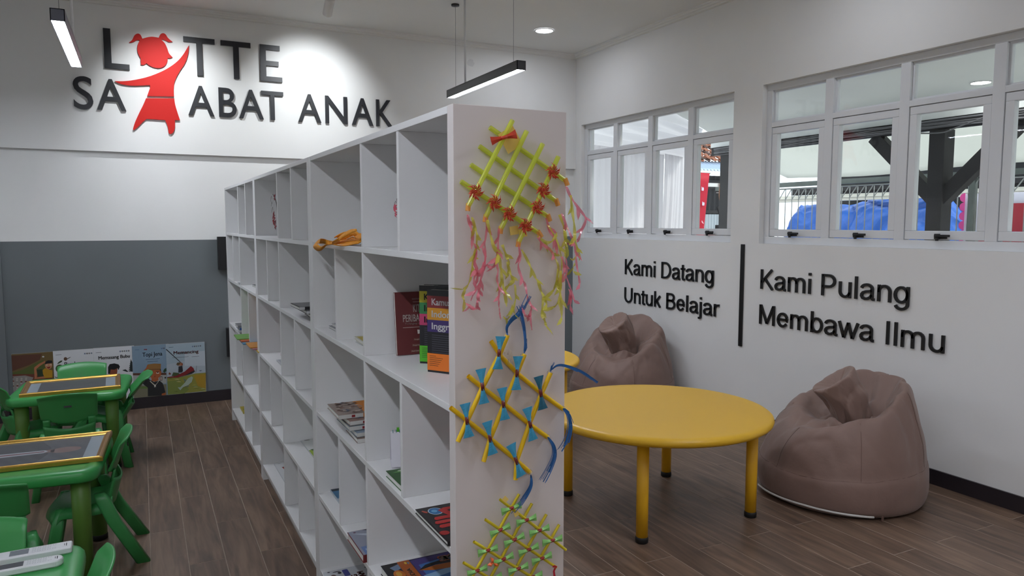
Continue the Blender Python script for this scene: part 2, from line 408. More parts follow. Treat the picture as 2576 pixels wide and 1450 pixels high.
def downlight(x, y, label, m=disc_m, r=.078):
    t = thing('downlight', label, 'lamp', (x, y, ZC), 0, 'recessed ceiling downlights')
    m_ = MB(); m_.lathe([(r + .012, -.001), (r + .011, -.006), (r, -.007), (r - .002, -.002)], 32, cap0=False, cap1=False); m_.build('trim_ring', white_metal, t)
    m_ = MB(); m_.lathe([(r - .001, -.0045), (.001, -.0045)], 32, cap0=False); m_.build('diffuser', m, t)
downlight(3.37, 6.07, 'round recessed downlight in the ceiling corner above the windows')
for i, (x, y, q) in enumerate(((3.37, 3.1, 0), (3.37, .2, 0), (-2.9, 5.4, 0), (-2.9, 2.3, 0), (1.0, -1.0, 1), (-2.9, -1.2, 1), (3.2, -2.6, 1), (1.0, 3.3, 0))):  # extra downlights out of view, added to raise the room's light level
    downlight(x, y, 'round recessed downlight, %s' % ('over the bean bags', 'by the window behind the camera', 'over the far left floor', 'over the left floor', 'behind the camera',
              'rear left of the room', 'rear right of the room', 'above the bookcase row')[i], fill_disc_warm if q else disc_m)

def spotlight(x, y, aim, label, watts, z=3.14):
    t = thing('ceiling_spotlight', label, 'lamp', (x, y, ZC), 0, 'white cylinder spotlights')
    d = (V(aim) - V((x, y, z + .06))).normalized()
    m_ = MB(); m_.lathe([(.03, 0), (.03, -.018), (.012, -.022), (.012, -.075)], 20); m_.build('mount', lamp_black, t)
    q = d.to_track_quat('-Z', 'Y').to_matrix().to_4x4(); q.translation = V((0, 0, z + .06 - ZC))
    m_ = MB(); m_.lathe([(.034, .085), (.036, .08), (.036, -.07), (.033, -.075), (.03, -.06), (.001, -.055)], 24, q); m_.build('barrel', white_metal, t)
    l = bpy.data.lights.new('spot_beam', 'SPOT'); l.energy = watts; l.spot_size = R(78); l.spot_blend = 1.0; l.shadow_soft_size = .03; l.color = (.93, .97, 1)
    o = bpy.data.objects.new('spot_beam', l); COL.objects.link(o); o.parent = t
    mm = q.copy(); mm.translation = V((0, 0, z + .06 - ZC)) + d * .085; o.matrix_local = mm
    return t
spotlight(1.36, 5.86, (1.40, YF, 2.60), 'white cylinder spotlight on the ceiling aimed at the sign', SPOT_WATTS)
spotlight(.22, 5.86, (.30, YF, 2.45), 'white cylinder spotlight above the red girl emblem', SPOT_WATTS)

# ------------------------------------------------------------------ far-wall sign
sign_m = mat('sign_black_acrylic', '#202228', .45)
red_m = mat('sign_red_acrylic', '#c8201b', .6, spec=.25)
sign = thing('wall_sign', 'big black raised lettering with red girl emblem on far wall', 'sign', (.85, YF, 2.44))
KF = YF / 6.829; TW = frame_at((0, YF, CAM_H * (1 - KF)), (1, 0, 0), (0, 0, 1)) @ Matrix.Diagonal((KF, KF, 1, 1))            # local x,y = wall x,z; local z = into the room
def letter_poly(polys):
    m_ = MB()
    for p in polys: m_.prism(p, .004, .022, TW)
    m_.build('letter', sign_m, sign, world=True)
def rect(a, b, c, d): return [(a, b), (c, b), (c, d), (a, d)]
z0, z1 = 2.773, 3.083; st = .051
letter_poly([[(-.203, z0), (-.026, z0), (-.026, z0 + .042), (-.152, z0 + .042), (-.152, z1), (-.203, z1)]])
for a, b, c in ((.378, .619, .4985), (.666, .905, .7865)):
    letter_poly([[(a, z1), (a, z1 - .042), (c - .0225, z1 - .042), (c - .0225, z0), (c + .0225, z0), (c + .0225, z1 - .042), (b, z1 - .042), (b, z1)]])
letter_poly([[(.981, z0), (1.163, z0), (1.163, z0 + .042), (1.03, z0 + .042), (1.03, 2.907), (1.135, 2.907), (1.135, 2.948), (1.03, 2.948), (1.03, z1 - .042), (1.147, z1 - .042), (1.147, z1), (.981, z1)]])
zb, zt_ = 2.446, 2.69
for ch, a, b in (('S', -.428, -.293), ('A', -.268, -.063), ('A', .396, .598), ('B', .636, .777), ('A', .796, .998), ('T', .982, 1.167),
                 ('A', 1.293, 1.494), ('N', 1.532, 1.731), ('A', 1.773, 1.972), ('K', 2.002, 2.158)):
    vs, fs = text_geo(ch, .006, .0)
    ax = min(p[0] for p in vs); bx = max(p[0] for p in vs); ay = min(p[1] for p in vs); by = max(p[1] for p in vs)
    c = bpy.data.curves.new('t', 'FONT'); c.body = ch; c.size = 1; c.offset = .006; c.extrude = .5; c.resolution_u = 6
    o = bpy.data.objects.new('t', c); COL.objects.link(o); me = bpy.data.meshes.new_from_object(o.evaluated_get(bpy.context.evaluated_depsgraph_get()))
    e = .006 if ch == 'S' else 0
    m_ = MB(); m_.add([(a + (v.co.x - ax) / (bx - ax) * (b - a), zb - e + (v.co.y - ay) / (by - ay) * (zt_ - zb + 2 * e), .013 + v.co.z * .018) for v in me.vertices], [tuple(p.vertices) for p in me.polygons], False, TW)
    m_.build('letter', sign_m, sign, world=True); bpy.data.objects.remove(o); bpy.data.curves.remove(c); bpy.data.meshes.remove(me)
def gp(pts, k=5, close=True):    # outline measured on the wall
    out = []
    for u, v in pts:
        p = on_plane(100 + u * .2483, v * .2483, (0, 1, 0), (0, 6.809, 0)); out.append((p.x, p.z))
    return out
def smooth_outline(segs):
    out = []
    for sg in segs:
        q = spline(gp(sg), 5) if len(sg) > 2 else gp(sg)
        out += q if not out else q[1:]
    return out[:-1]
head = smooth_outline([[(1040, 392), (1090, 378), (1140, 372), (1205, 382)], [(1205, 382), (1222, 348), (1248, 336), (1275, 348), (1300, 385), (1345, 424)], [(1345, 424), (1305, 425), (1270, 407), (1238, 398), (1236, 405)],
    [(1236, 405), (1268, 440), (1292, 490), (1310, 540), (1346, 580)], [(1346, 580), (1320, 588), (1297, 588)], [(1297, 588), (1292, 625), (1272, 662), (1235, 684), (1195, 689), (1150, 680), (1110, 662), (1082, 640)],
    [(1082, 640), (1055, 656), (1026, 655)], [(1026, 655), (1023, 620), (1024, 592)], [(1024, 592), (1000, 550), (988, 500), (994, 450), (1014, 408)], [(1014, 408), (985, 405), (955, 422), (925, 431), (903, 430)],
    [(903, 430), (935, 405), (960, 358), (992, 340), (1020, 352), (1040, 392)]])
body_ = smooth_outline([[(760, 822), (860, 822), (960, 810), (1080, 783), (1200, 740), (1300, 690), (1390, 625), (1455, 550), (1512, 455)], [(1512, 455), (1505, 540), (1475, 635), (1420, 720), (1380, 795), (1362, 850), (1358, 910), (1360, 977)],
    [(1360, 977), (1088, 973)], [(1088, 973), (1105, 925), (1118, 885), (1115, 862)], [(1115, 862), (1040, 866), (940, 868), (850, 858), (800, 843), (760, 822)]])
skirt = smooth_outline([[(1077, 995), (1363, 998)], [(1363, 998), (1372, 1060), (1392, 1130), (1421, 1218)], [(1421, 1218), (1370, 1218)], [(1370, 1218), (1370, 1270), (1366, 1310), (1350, 1345), (1325, 1358), (1305, 1345)],
    [(1305, 1345), (1300, 1300), (1290, 1262), (1270, 1217)], [(1270, 1217), (1082, 1205)], [(1082, 1205), (1040, 1240), (1000, 1282), (955, 1317), (945, 1305)], [(945, 1305), (965, 1240), (1010, 1140), (1045, 1070), (1077, 995)]])
for nm, poly in (('emblem_head', head), ('emblem_body', body_), ('emblem_skirt', skirt)):
    m_ = MB(); m_.prism(poly[::-1] if sum(poly[i - 1][0] * poly[i][1] - poly[i][0] * poly[i - 1][1] for i in range(len(poly))) < 0 else poly, .004, .02, TW)
    tag(m_.build(nm, red_m, sign, world=True), 'red acrylic piece of the girl emblem')

# ------------------------------------------------------------------ lettering on the window wall: grotesque letters drawn from strokes
def arc(cx, cy, rx, ry, a0, a1, n=10): return [(cx + rx * cos(R(a0 + (a1 - a0) * i / n)), cy + ry * sin(R(a0 + (a1 - a0) * i / n))) for i in range(n + 1)]
GL = {
 'K': (.929, [[(.165, 0), (.165, 1)], [(.165, .33), (.80, 1)], [(.375, .53), (.85, 0)]]),
 'D': (1.006, [[(.17, 0), (.17, 1)], [(.17, .945), (.42, .945)] + arc(.42, .5, .46, .445, 90, -90, 14) + [(.17, .055)]]),
 'U': (1.006, [[(.17, 1)] + [(.17, .4)] + arc(.503, .37, .333, .335, 180, 360, 14) + [(.836, 1)]]),
 'B': (.929, [[(.17, 0), (.17, 1)], [(.17, .945), (.5, .945)] + arc(.5, .74, .235, .205, 90, -90, 8) + [(.17, .535)], [(.17, .535), (.52, .535)] + arc(.52, .295, .28, .24, 90, -90, 8) + [(.17, .055)]]),
 'P': (.929, [[(.17, 0), (.17, 1)], [(.17, .945), (.5, .945)] + arc(.5, .69, .28, .255, 90, -90, 10) + [(.17, .435)]]),
 'M': (1.16, [[(.165, 0), (.165, 1)], [(.995, 0), (.995, 1)], [(.19, .97), (.58, .06)], [(.97, .97), (.58, .06)]]),
 'I': (.387, [[(.193, 0), (.193, 1)]]),
 'l': (.309, [[(.155, 0), (.155, 1)]]),
 'i': (.309, [[(.155, 0), (.155, .72)], [(.155, .87), (.155, 1)]]),
 'j': (.309, [[(.155, .72), (.155, -.12)] + arc(.065, -.12, .09, .12, 0, -70, 4) + [(-.02, -.235)], [(.155, .87), (.155, 1)]]),
 'k': (.696, [[(.15, 0), (.15, 1)], [(.15, .24), (.60, .72)], [(.30, .40), (.62, 0)]]),
 'n': (.774, [[(.145, 0), (.145, .72)], [(.145, .40)] + arc(.39, .44, .245, .235, 175, 0, 10) + [(.635, 0)]]),
 'u': (.774, [[(.14, .72), (.14, .28)] + arc(.385, .28, .245, .235, 180, 355, 10), [(.63, .72), (.63, 0)]]),
 'm': (1.16, [[(.145, 0), (.145, .72)], [(.145, .42)] + arc(.36, .47, .215, .205, 175, 0, 8) + [(.575, 0)], [(.575, .42)] + arc(.79, .47, .215, .205, 175, 0, 8) + [(1.005, 0)]]),
 'r': (.464, [[(.145, 0), (.145, .72)], [(.145, .38)] + arc(.40, .40, .255, .265, 175, 88, 6) + [(.46, .665)]]),
 't': (.387, [[(.185, .91), (.185, .17)] + arc(.275, .155, .09, .11, 180, 285, 5) + [(.365, .05)], [(.02, .665), (.355, .665)]]),
 'a': (.774, [arc(.36, .50, .245, .175, 175, 0, 9) + [(.605, .16)] + arc(.69, .13, .085, .085, 180, 270, 4) + [(.72, .045)], [(.605, .43), (.50, .395), (.33, .37), (.19, .32), (.125, .24), (.12, .17), (.17, .085), (.28, .05), (.40, .06), (.53, .13), (.605, .25)]]),
 'g': (.774, [arc(.36, .365, .265, .31, 0, 360, 18), [(.635, .72), (.635, -.02)] + arc(.375, -.03, .26, .2, 0, -165, 10)]),
 'b': (.774, [[(.145, 0), (.145, 1)], arc(.41, .365, .265, .315, 0, 360, 18)]),
 'e': (.774, [[(.12, .385), (.655, .385)] + arc(.387, .37, .27, .31, 0, 180, 10) + arc(.387, .36, .27, .31, 180, 325, 9)]),
 'w': (1.006, [[(.04, .72), (.29, .0)], [(.29, .0), (.50, .69)], [(.50, .69), (.715, .0)], [(.715, .0), (.966, .72)]]),
 ' ': (.387, []),
}
def stroke_polys(pl, h=.058):
    """left/right offsets of a centre line, mitred"""
    closed = len(pl) > 3 and abs(pl[0][0] - pl[-1][0]) + abs(pl[0][1] - pl[-1][1]) < 1e-6
    n = len(pl); out = []
    for i in range(n):
        a = pl[i - 1] if i else (pl[-2] if closed else pl[0]); b = pl[i + 1] if i < n - 1 else (pl[1] if closed else pl[-1]); p = pl[i]
        d0 = V((p[0] - a[0], p[1] - a[1])); d1 = V((b[0] - p[0], b[1] - p[1]))
        d0 = d0.normalized() if d0.length > 1e-9 else d1.normalized(); d1 = d1.normalized() if d1.length > 1e-9 else d0
        t = (d0 + d1).normalized(); nn = V((-t.y, t.x)); k = h / max(.5, nn.dot(V((-d0.y, d0.x))))
        out.append((V(p) + nn * k, V(p) - nn * k))
    return out
letter_m = mat('wall_letter_black', '#101114', .4)
def wall_text(name, label, rows, ymid):
    root = thing(name, label, 'lettering', (XR, ymid, 1.0), 0, 'raised slogan lettering')
    for txt, y0, y1, zbase, cap in rows:
        total = sum(GL[c][0] for c in txt) - .16; k = (y0 - y1) / total; x = -.1
        for c in txt:
            adv, strokes = GL[c]
            if strokes:
                m_ = MB()
                for pl in strokes:
                    so = stroke_polys(pl); n = len(so); vs = []
                    for d in (.002, .014):
                        for l, r in so:
                            for q in (l, r): vs.append((XR - d, y0 - (x + q.x) * k, zbase + q.y * cap))
                    fs = [(2 * n, 2 * n + 1, 1, 0), (2 * n - 2, 2 * n - 1, 4 * n - 1, 4 * n - 2)]
                    for i in range(n - 1):
                        fs += [(2 * n + 2 * i, 2 * n + 2 * i + 2, 2 * n + 2 * i + 3, 2 * n + 2 * i + 1), (2 * i, 2 * i + 2, 2 * n + 2 * i + 2, 2 * n + 2 * i), (2 * i + 1, 2 * n + 2 * i + 1, 2 * n + 2 * i + 3, 2 * i + 3)]
                    m_.add(vs, fs)
                m_.build('letter', letter_m, root, world=True)
            x += adv
wall_text('wall_lettering', 'smaller black raised slogan on white wall, left of the bar, beginning Kami Datang',
          [('Kami Datang', 5.862, 4.628, 1.056, .146), ('Untuk Belajar', 5.866, 4.566, .789, .142)], 5.2)
wall_text('wall_lettering', 'larger black raised slogan on white wall, right of the bar, beginning Kami Pulang',
          [('Kami Pulang', 4.118, 2.909, 1.055, .147), ('Membawa Ilmu', 4.120, 2.674, .790, .147)], 3.4)
m_ = MB(); m_.box((XR - .012, 4.297, .588), (XR, 4.333, 1.384)); tag(m_.build('divider_bar', letter_m, bevel=.002), 'thin vertical black bar between the two wall slogans', 'bar')
# ------------------------------------------------------------------ bookcases
board_m = mat('white_melamine', (.77, .765, .768), .42, var=(3, .025))
panel_m = mat('white_end_panel', (.70, .645, .63), .5, var=(2.5, .05))
SZ = [1.473, 1.123, .776, .424, .095]; SH = 1.815; SD = .295; TH = .018; UNIT = 1.52
DIVS = [(0, 1), (1, 2), (0, 1), (1, 2), (0, 1)]      # which of the three quarter lines carry a divider, tier by tier, from the near end
TSH = Matrix((( NSH.x, DSH.x, 0, SX), (NSH.y, DSH.y, 0, 0), (0, 0, 1, 0), (0, 0, 0, 1)))   # local (depth, along, z) -> world
def bookcase(s0, label):
    org = shelf_pt(s0, 0, 0)
    root = thing('bookcase', label, 'bookcase', org, -SA, 'white open bookcases set end to end')
    def part(name, lo, hi, m=board_m): q = MB(); q.box(lo, hi); return q.build(name, m, root, bevel=.0012)
    g = .0006; sw = .036
    part('side_panel', (0, g, 0), (SD, sw, SH), panel_m if s0 < 2 else board_m); part('side_panel', (0, UNIT - sw, 0), (SD, UNIT - g, SH))
    part('top_board', (.0005, sw, SH - TH), (SD, UNIT - sw, SH)); part('back_panel', (SD - .006, sw, .05), (SD, UNIT - sw, SH - TH))
    part('plinth', (.03, sw, 0), (.046, UNIT - sw, SZ[4] - TH))
    inner = UNIT - 2 * sw; q = inner / 4
    for i, z in enumerate(SZ):
        part('shelf_board', (.001, sw, z - TH), (SD - .006, UNIT - sw, z))
        ztop = SH - TH if i == 0 else SZ[i - 1] - TH
        for d in DIVS[i]:
            y = sw + q * (d + 1); part('divider', (.002, y - TH / 2, z), (SD - .006, y + TH / 2, ztop))
    return root
bookcase(END_S, 'white open bookcase nearest the camera, straw crafts on its end')
bookcase(END_S + UNIT, 'middle white open bookcase of the row')
bookcase(END_S + 2 * UNIT, 'farthest white open bookcase, nearest the sign wall')
# ------------------------------------------------------------------ round yellow tables
yel_m = mat('yellow_plastic', (.74, .43, .02), .38, bump=(140, .05, .001))
yleg_m = mat('yellow_leg_plastic', (.74, .40, .012), .42)
foot_m = mat('black_rubber', '#141414', .6)
def round_table(cx, cy, label, ang=0.0):
    t = thing('round_table', label, 'table', (cx, cy, 0), 0, 'round yellow tables'); r = .605; zt = .545
    m_ = MB(); m_.lathe([(.0, zt - .046), (r - .06, zt - .046), (r - .02, zt - .044), (r - .004, zt - .034), (r, zt - .022), (r - .004, zt - .009), (r - .016, zt - .001), (r - .04, zt), (.0, zt)], 96, cap0=False, cap1=False)
    m_.build('tabletop', yel_m, t)
    for dx, dy in ((-.352, -.352), (.352, -.352), (.352, .352), (-.352, .352)):
        m_ = MB(); m_.lathe([(.029, .018), (.0292, .2), (.0295, zt - .044)], 24, Matrix.Translation((dx, dy, 0))); leg = m_.build('leg', yleg_m, t)
        m_ = MB(); m_.lathe([(.029, 0), (.0315, .003), (.032, .02), (.0298, .03)], 24, Matrix.Translation((dx, dy, 0))); m_.build('foot', foot_m, leg)
    return t
round_table(2.475, 3.18, 'round yellow plastic table in the foreground with four legs')
round_table(2.37, 4.95, 'round yellow plastic table behind, half hidden by the bookcase end')

# ------------------------------------------------------------------ square green tables
grn_m = mat('green_plastic', (.048, .345, .085), .34, bump=(160, .05, .001))
gleg_m = mat('olive_green_leg', (.105, .225, .036), .45)
def rrect(w_, d_, r, n=6):
    out = []
    for cx, cy, a in ((w_ - r, d_ - r, 0), (-w_ + r, d_ - r, 90), (-w_ + r, -d_ + r, 180), (w_ - r, -d_ + r, 270)):
        out += [(cx + r * cos(R(a + 90 * i / n)), cy + r * sin(R(a + 90 * i / n))) for i in range(n + 1)]
    return out
def loft(mb, rings, cap0=True, cap1=True, smooth=True):
    n = len(rings[0]); vs = [p for r_ in rings for p in r_]; fs = []
    for i in range(len(rings) - 1):
        for k in range(n): fs.append((i * n + k, i * n + (k + 1) % n, (i + 1) * n + (k + 1) % n, (i + 1) * n + k))
    if cap0: fs.append(tuple(reversed(range(n))))
    if cap1: fs.append(tuple(range((len(rings) - 1) * n, len(rings) * n)))
    mb.add(vs, fs, smooth)
TBZ = .505
def square_table(cx, cy, label, rz=0.0, w_=.32, d_=.305):
    t = thing('square_table', label, 'table', (cx, cy, 0), rz, 'square green tables')
    m_ = MB(); rings = []
    for ins, z in ((.03, TBZ - .055), (.008, TBZ - .053), (.001, TBZ - .045), (0, TBZ - .028), (.002, TBZ - .013), (.009, TBZ - .004), (.022, TBZ), (.045, TBZ), (.049, TBZ - .002), (.06, TBZ - .0022)):
        rings.append([(x, y, z) for x, y in rrect(w_ - ins, d_ - ins, max(.075 - ins, .02))])
    loft(m_, rings); m_.build('tabletop', grn_m, t)
    for sx in (-1, 1):
        for sy in (-1, 1):
            T_ = Matrix.Translation((sx * (w_ - .078), sy * (d_ - .08), 0))
            m_ = MB(); m_.lathe([(.036, .018), (.0365, .3), (.039, TBZ - .05)], 24, T_); leg = m_.build('leg', gleg_m, t)
            m_ = MB(); m_.lathe([(.034, 0), (.0375, .003), (.038, .022), (.0362, .028)], 24, T_); m_.build('foot', foot_m, leg)
    return t
GT = [(-.427, 5.46), (-.498, 3.85), (-.518, 2.44)]
square_table(*GT[0], 'square green table farthest back, framed picture lying on it', R(-4.5))
square_table(*GT[1], 'middle square green table with framed portrait lying on it', R(-4.5))
square_table(*GT[2], 'nearest square green table carrying two white remote controls')

# ------------------------------------------------------------------ green chairs
chair_m = mat('green_chair_plastic', (.052, .31, .085), .36, bump=(200, .04, .001))
chair_dk = chair_m
def make_chair():
    t = thing('kids_chair', '', 'chair')
    # backrest: a bowed shell whose top rolls back and whose lower edge sags
    def back(u, v):
        x = (u * 2 - 1); top = .588 - .017 * x * x; bot = .402 + .03 * x * x
        z = bot + (top - bot) * v; y = -.150 - .048 * v - .024 * (1 - x * x) - (.02 * max(0, v - .82) / .18) + .012 * (1 - v) ** 2
        wd = .142 + .006 * v
        return (x * wd, y, z)
    m_ = MB(); m_.grid(back, 18, 12); b = m_.build('backrest', chair_m, t, solid=.009); b.modifiers.new('round', 'BEVEL').width = .003
    pm = MB(); pm.box((-.019, -.196, .505), (.019, -.192, .514), Matrix.Translation((0, -.0085, 0)) @ Matrix.Rotation(R(-15), 4, 'X') @ Matrix.Translation((0, 0, 0)))
    # lower back with the hand slot above it
    def low(u, v):
        x = u * 2 - 1; top = .374 + .022 * x * x; z = .262 + (top - .262) * v
        return (x * (.118 + .012 * v), -.128 - .03 * v - .03 * (1 - x * x), z)
    m_ = MB(); m_.grid(low, 16, 6)
    for sx in (-1, 1):
        def side(u, v, sx=sx):
            x = sx * (.094 + .036 * u); z = .384 + (.43 - .384) * v
            return (x, -.157 - .012 * v + .004, z)
        m_.grid(side, 3, 3)
    m_.build('lower_back', chair_m, t, solid=.009)
    # seat: dished, front lip rolled down, sides turned down
    def seat(u, v):
        x = u * 2 - 1; y = -.15 + .265 * v; wd = .142 + .018 * sin(pi * min(1, v * 1.1))
        z = .285 - .014 * (1 - x * x) * sin(pi * v) - .05 * max(0, v - .82) / .18 * max(0, v - .7) / .3 - .04 * max(0, abs(x) - .86) / .14
        yy = y - .035 * (abs(x) ** 3) * max(0, v - .5) * 2
        return (x * wd, yy, z + (.02 * (1 - v / .15) if v < .15 else 0))
    m_ = MB(); m_.grid(seat, 18, 16); m_.build('seat', chair_m, t, solid=.01)
    for sx in (-1, 1):
        for sy, pts in ((1, [(.122, .055, .286), (.132, .07, .2), (.156, .108, .0)]), (-1, [(.137, -.10, .335), (.142, -.112, .31), (.150, -.155, .2), (.172, -.265, .0)])):
            pts = [V((sx * p[0], p[1], p[2])) for p in pts]; rings = []
            for i, p in enumerate(pts):
                w_ = .026 if i else .018; d_ = (.017 if i else .012); rings.append([(p.x + a, p.y + b_, p.z) for a, b_ in rrect(d_ if sy > 0 else d_ + .003, w_ if sy > 0 else w_ + .003, .01, 4)])
            m_ = MB(); loft(m_, rings[::-1]); m_.build('leg', chair_m, t)
    m_ = MB()
    lt = Matrix.Translation((0, -.2185, .51)) @ Matrix.Rotation(R(-17), 4, 'X')
    m_.box((-.019, -.002, -.005), (.019, .0015, .005), lt); m_.build('maker_plate', black_m, t)
    return t
proto = make_chair()
CH = [(-.408, 5.03, 0, 'green kids chair on the near side of the farthest green table'),
      (-.395, 5.615, pi, 'green kids chair beyond the farthest green table, in front of the book boards'),
      (-.375, 5.37, pi / 2, 'green kids chair at the right side of the farthest green table'),
      (-.625, 5.42, -1.2, 'green kids chair at the left side of the farthest green table'),
      (-.565, 3.45, 0, 'green kids chair on the near side of the middle green table'),
      (-.312, 3.86, pi / 2, 'green kids chair at the right side of the middle green table, facing the portrait'),
      (-.52, 2.63, pi, 'green kids chair on the far side of the nearest green table, behind the remotes'),
      (-.345, 2.37, pi / 2, 'green kids chair at the right side of the nearest green table')]
for i, (x, y, a, lab) in enumerate(CH):
    o = proto if i == 0 else copy_tree(proto); o.location = (x, y, 0); o.rotation_euler.z = a
    if i == 2: o.rotation_euler.x = R(18); o.location.z = .265 * sin(R(18))      # tipped back, its seat wedged under the table edge
    tag(o, lab, 'chair', 'green kids chairs')

# ------------------------------------------------------------------ framed pictures on the tables
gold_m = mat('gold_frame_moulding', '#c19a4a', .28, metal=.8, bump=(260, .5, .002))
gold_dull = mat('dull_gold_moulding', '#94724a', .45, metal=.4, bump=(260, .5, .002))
mount_m = mat('pale_picture_mount', '#a9b6bd', .5)
pic_glass = see_through('wrinkled_plastic_wrap', '#d8dade', .16, .12)
def framed_picture(cx, cy, w_, d_, ang, label, dark, portrait):
    t = thing('framed_picture', label, 'picture', (cx, cy, TBZ), ang, 'gold framed pictures lying on green tables'); fw = .031
    prof_ = [(0, 0), (0, .016), (.004, .021), (.011, .0185), (.017, .0205), (.025, .014), (fw, .011), (fw, 0)]
    for k in range(4):
        ca = ((-w_, -d_), (w_, -d_), (w_, d_), (-w_, d_)); a = V(ca[k] + (0,)); b = V(ca[(k + 1) % 4] + (0,)); ax = (b - a).normalized(); inn = V((-ax.y, ax.x, 0))
        vs = [tuple(a + inn * p + ax * p + V((0, 0, z))) for p, z in prof_] + [tuple(b + inn * p - ax * p + V((0, 0, z))) for p, z in prof_]; n = len(prof_)
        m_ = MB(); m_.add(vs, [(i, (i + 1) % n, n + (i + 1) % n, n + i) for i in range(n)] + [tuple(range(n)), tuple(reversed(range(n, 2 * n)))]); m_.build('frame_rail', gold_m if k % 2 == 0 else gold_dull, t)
    m_ = MB(); m_.box((-w_ + fw - .004, -d_ + fw - .004, .001), (w_ - fw + .004, d_ - fw + .004, .007)); m_.build('mount', mount_m, t)
    m_ = MB(); T0 = Matrix.Translation((0, 0, .0075)); iw, idp = w_ - fw - .055, d_ - fw - .006
    flat_poly(m_, [(-iw, -idp), (iw, -idp), (iw, idp), (-iw, idp)], T0); m_.cur = 1
    if portrait:   # bust lying on its side: dark suit, pale face, greyish lower panel
        flat_poly(m_, [(-iw, -idp), (.02, -idp * .9), (.05, -.05), (.05, .06), (0, idp * .95), (-iw, idp)], T0, .0003); m_.cur = 2
        flat_poly(m_, ellipse(.115, .0, .062, .046, 24), T0, .0005); flat_poly(m_, [(.03, -.02), (.07, -.02), (.07, .025), (.03, .025)], T0, .0005)
        m_.cur = 3; flat_poly(m_, [(-.19, -.03), (.03, -.022), (.045, .0), (.03, .025), (-.19, .03)], T0, .0006); m_.cur = 4; flat_poly(m_, [(-.19, -.008), (.03, -.006), (.03, .008), (-.19, .009)], T0, .0008)
    m_.build('print', [mat('picture_' + dark, '#' + dark, .5, var=(7, .35)), mat('suit_dark', '#23262d', .6), mat('picture_face', '#8b6a60', .6), mat('shirt_white', '#b9bcc2', .6), mat('tie_red', '#7b2a30', .6)], t)
    m_ = MB()
    def wrap(u, v):
        x, y = (-w_ + fw) + u * 2 * (w_ - fw), (-d_ + fw) + v * 2 * (d_ - fw)
        f = sin((x * 1.3 + y) * 55 + 3 * sin(x * 9)) * .0009 * min(1, 4 * min(u, 1 - u), 6 * min(v, 1 - v)); return (x, y, .0115 + f)
    m_.grid(wrap, 70, 24); m_.build('plastic_wrap', pic_glass, t)
    return t
framed_picture(-.425, 5.425, .27, .205, R(1.5), 'gold framed dark picture lying on the farthest green table', '474749', False)
framed_picture(-.46, 3.885, .285, .225, R(-3), 'gold framed portrait in plastic wrap lying on the middle green table', '3c3f47', True)

# ------------------------------------------------------------------ remote controls and pencil on the nearest table
remote_m = mat('white_remote_plastic', (.72, .74, .77), .35); lcd_m = mat('grey_remote_display', '#767c86', .25); lcd_d = mat('dark_remote_display', '#454850', .2); key_m = mat('remote_key_outline', '#9b9fa6', .5)
def remote(a, b, w_, rad, label, screen, x_scr):
    a, b = V(a + (0,)), V(b + (0,)); ax = (b - a).normalized(); L_ = (b - a).length
    t = thing('remote_control', label, 'remote control', tuple((a + b) / 2)[:2] + (TBZ - .002,), atan2(ax.y, ax.x))
    m_ = MB(); rings = [[(x, y, z) for x, y in rrect(L_ / 2 - i, w_ / 2 - i, max(rad - i, .003))] for i, z in ((.004, 0), (0, .005), (0, .018), (.002, .0215), (.005, .0225))]; loft(m_, rings, smooth=False); m_.build('body', remote_m, t, bevel=.001)
    m_ = MB(); m_.box((-L_ / 2 + x_scr[0], -w_ * .34, .0215), (-L_ / 2 + x_scr[1], w_ * .34, .0231)); m_.build('display', screen, t)
    m_ = MB(); nk = 0
    for c in range(5):
        for r_ in (-1, 0, 1) if c < 4 else (-1, 1):
            x = -L_ / 2 + x_scr[1] + .014 + c * .0135; y = r_ * w_ * .25; o_ = rrect(.0045, w_ * .085, .002, 3); i_ = rrect(.0038, w_ * .07, .0015, 3); n = len(o_)
            m_.add([(x + p[0], y + p[1], .0232) for p in o_] + [(x + p[0], y + p[1], .0232) for p in i_], [(i, (i + 1) % n, n + (i + 1) % n, n + i) for i in range(n)])
    m_.build('button_markings', key_m, t)
    m_ = MB(); m_.box((L_ / 2 - .017, -w_ * .2, .0226), (L_ / 2 - .0145, w_ * .2, .0231)); m_.box((L_ / 2 - .022, -w_ * .12, .0226), (L_ / 2 - .0205, w_ * .16, .0231)); m_.build('printed_mark', lcd_d, t)
def tz(u, v, z=TBZ + .02): p = on_plane(u, v, (0, 0, 1), (0, 0, z)); return (p.x, p.y)
remote((-.474, 2.672), (-.235, 2.680), .058, .006, 'white remote control with grey display, farther of the two on the nearest green table', lcd_m, (.072, .122))
remote((-.47, 2.577), (-.252, 2.585), .05, .024, 'white rounded remote control with dark display, nearer of the two on the nearest green table', lcd_d, (.055, .115))
wood_m = mat('pale_wood', '#a9783a', .5, var=(30, .2))
t = tag(MB().tube([(-.53, 2.622, TBZ + .005), (-.425, 2.627, TBZ + .005), (-.402, 2.628, TBZ + .004)], [.006, .006, .001], 8).build('pencil', wood_m), 'short pale wooden pencil between the two white remotes', 'pencil')
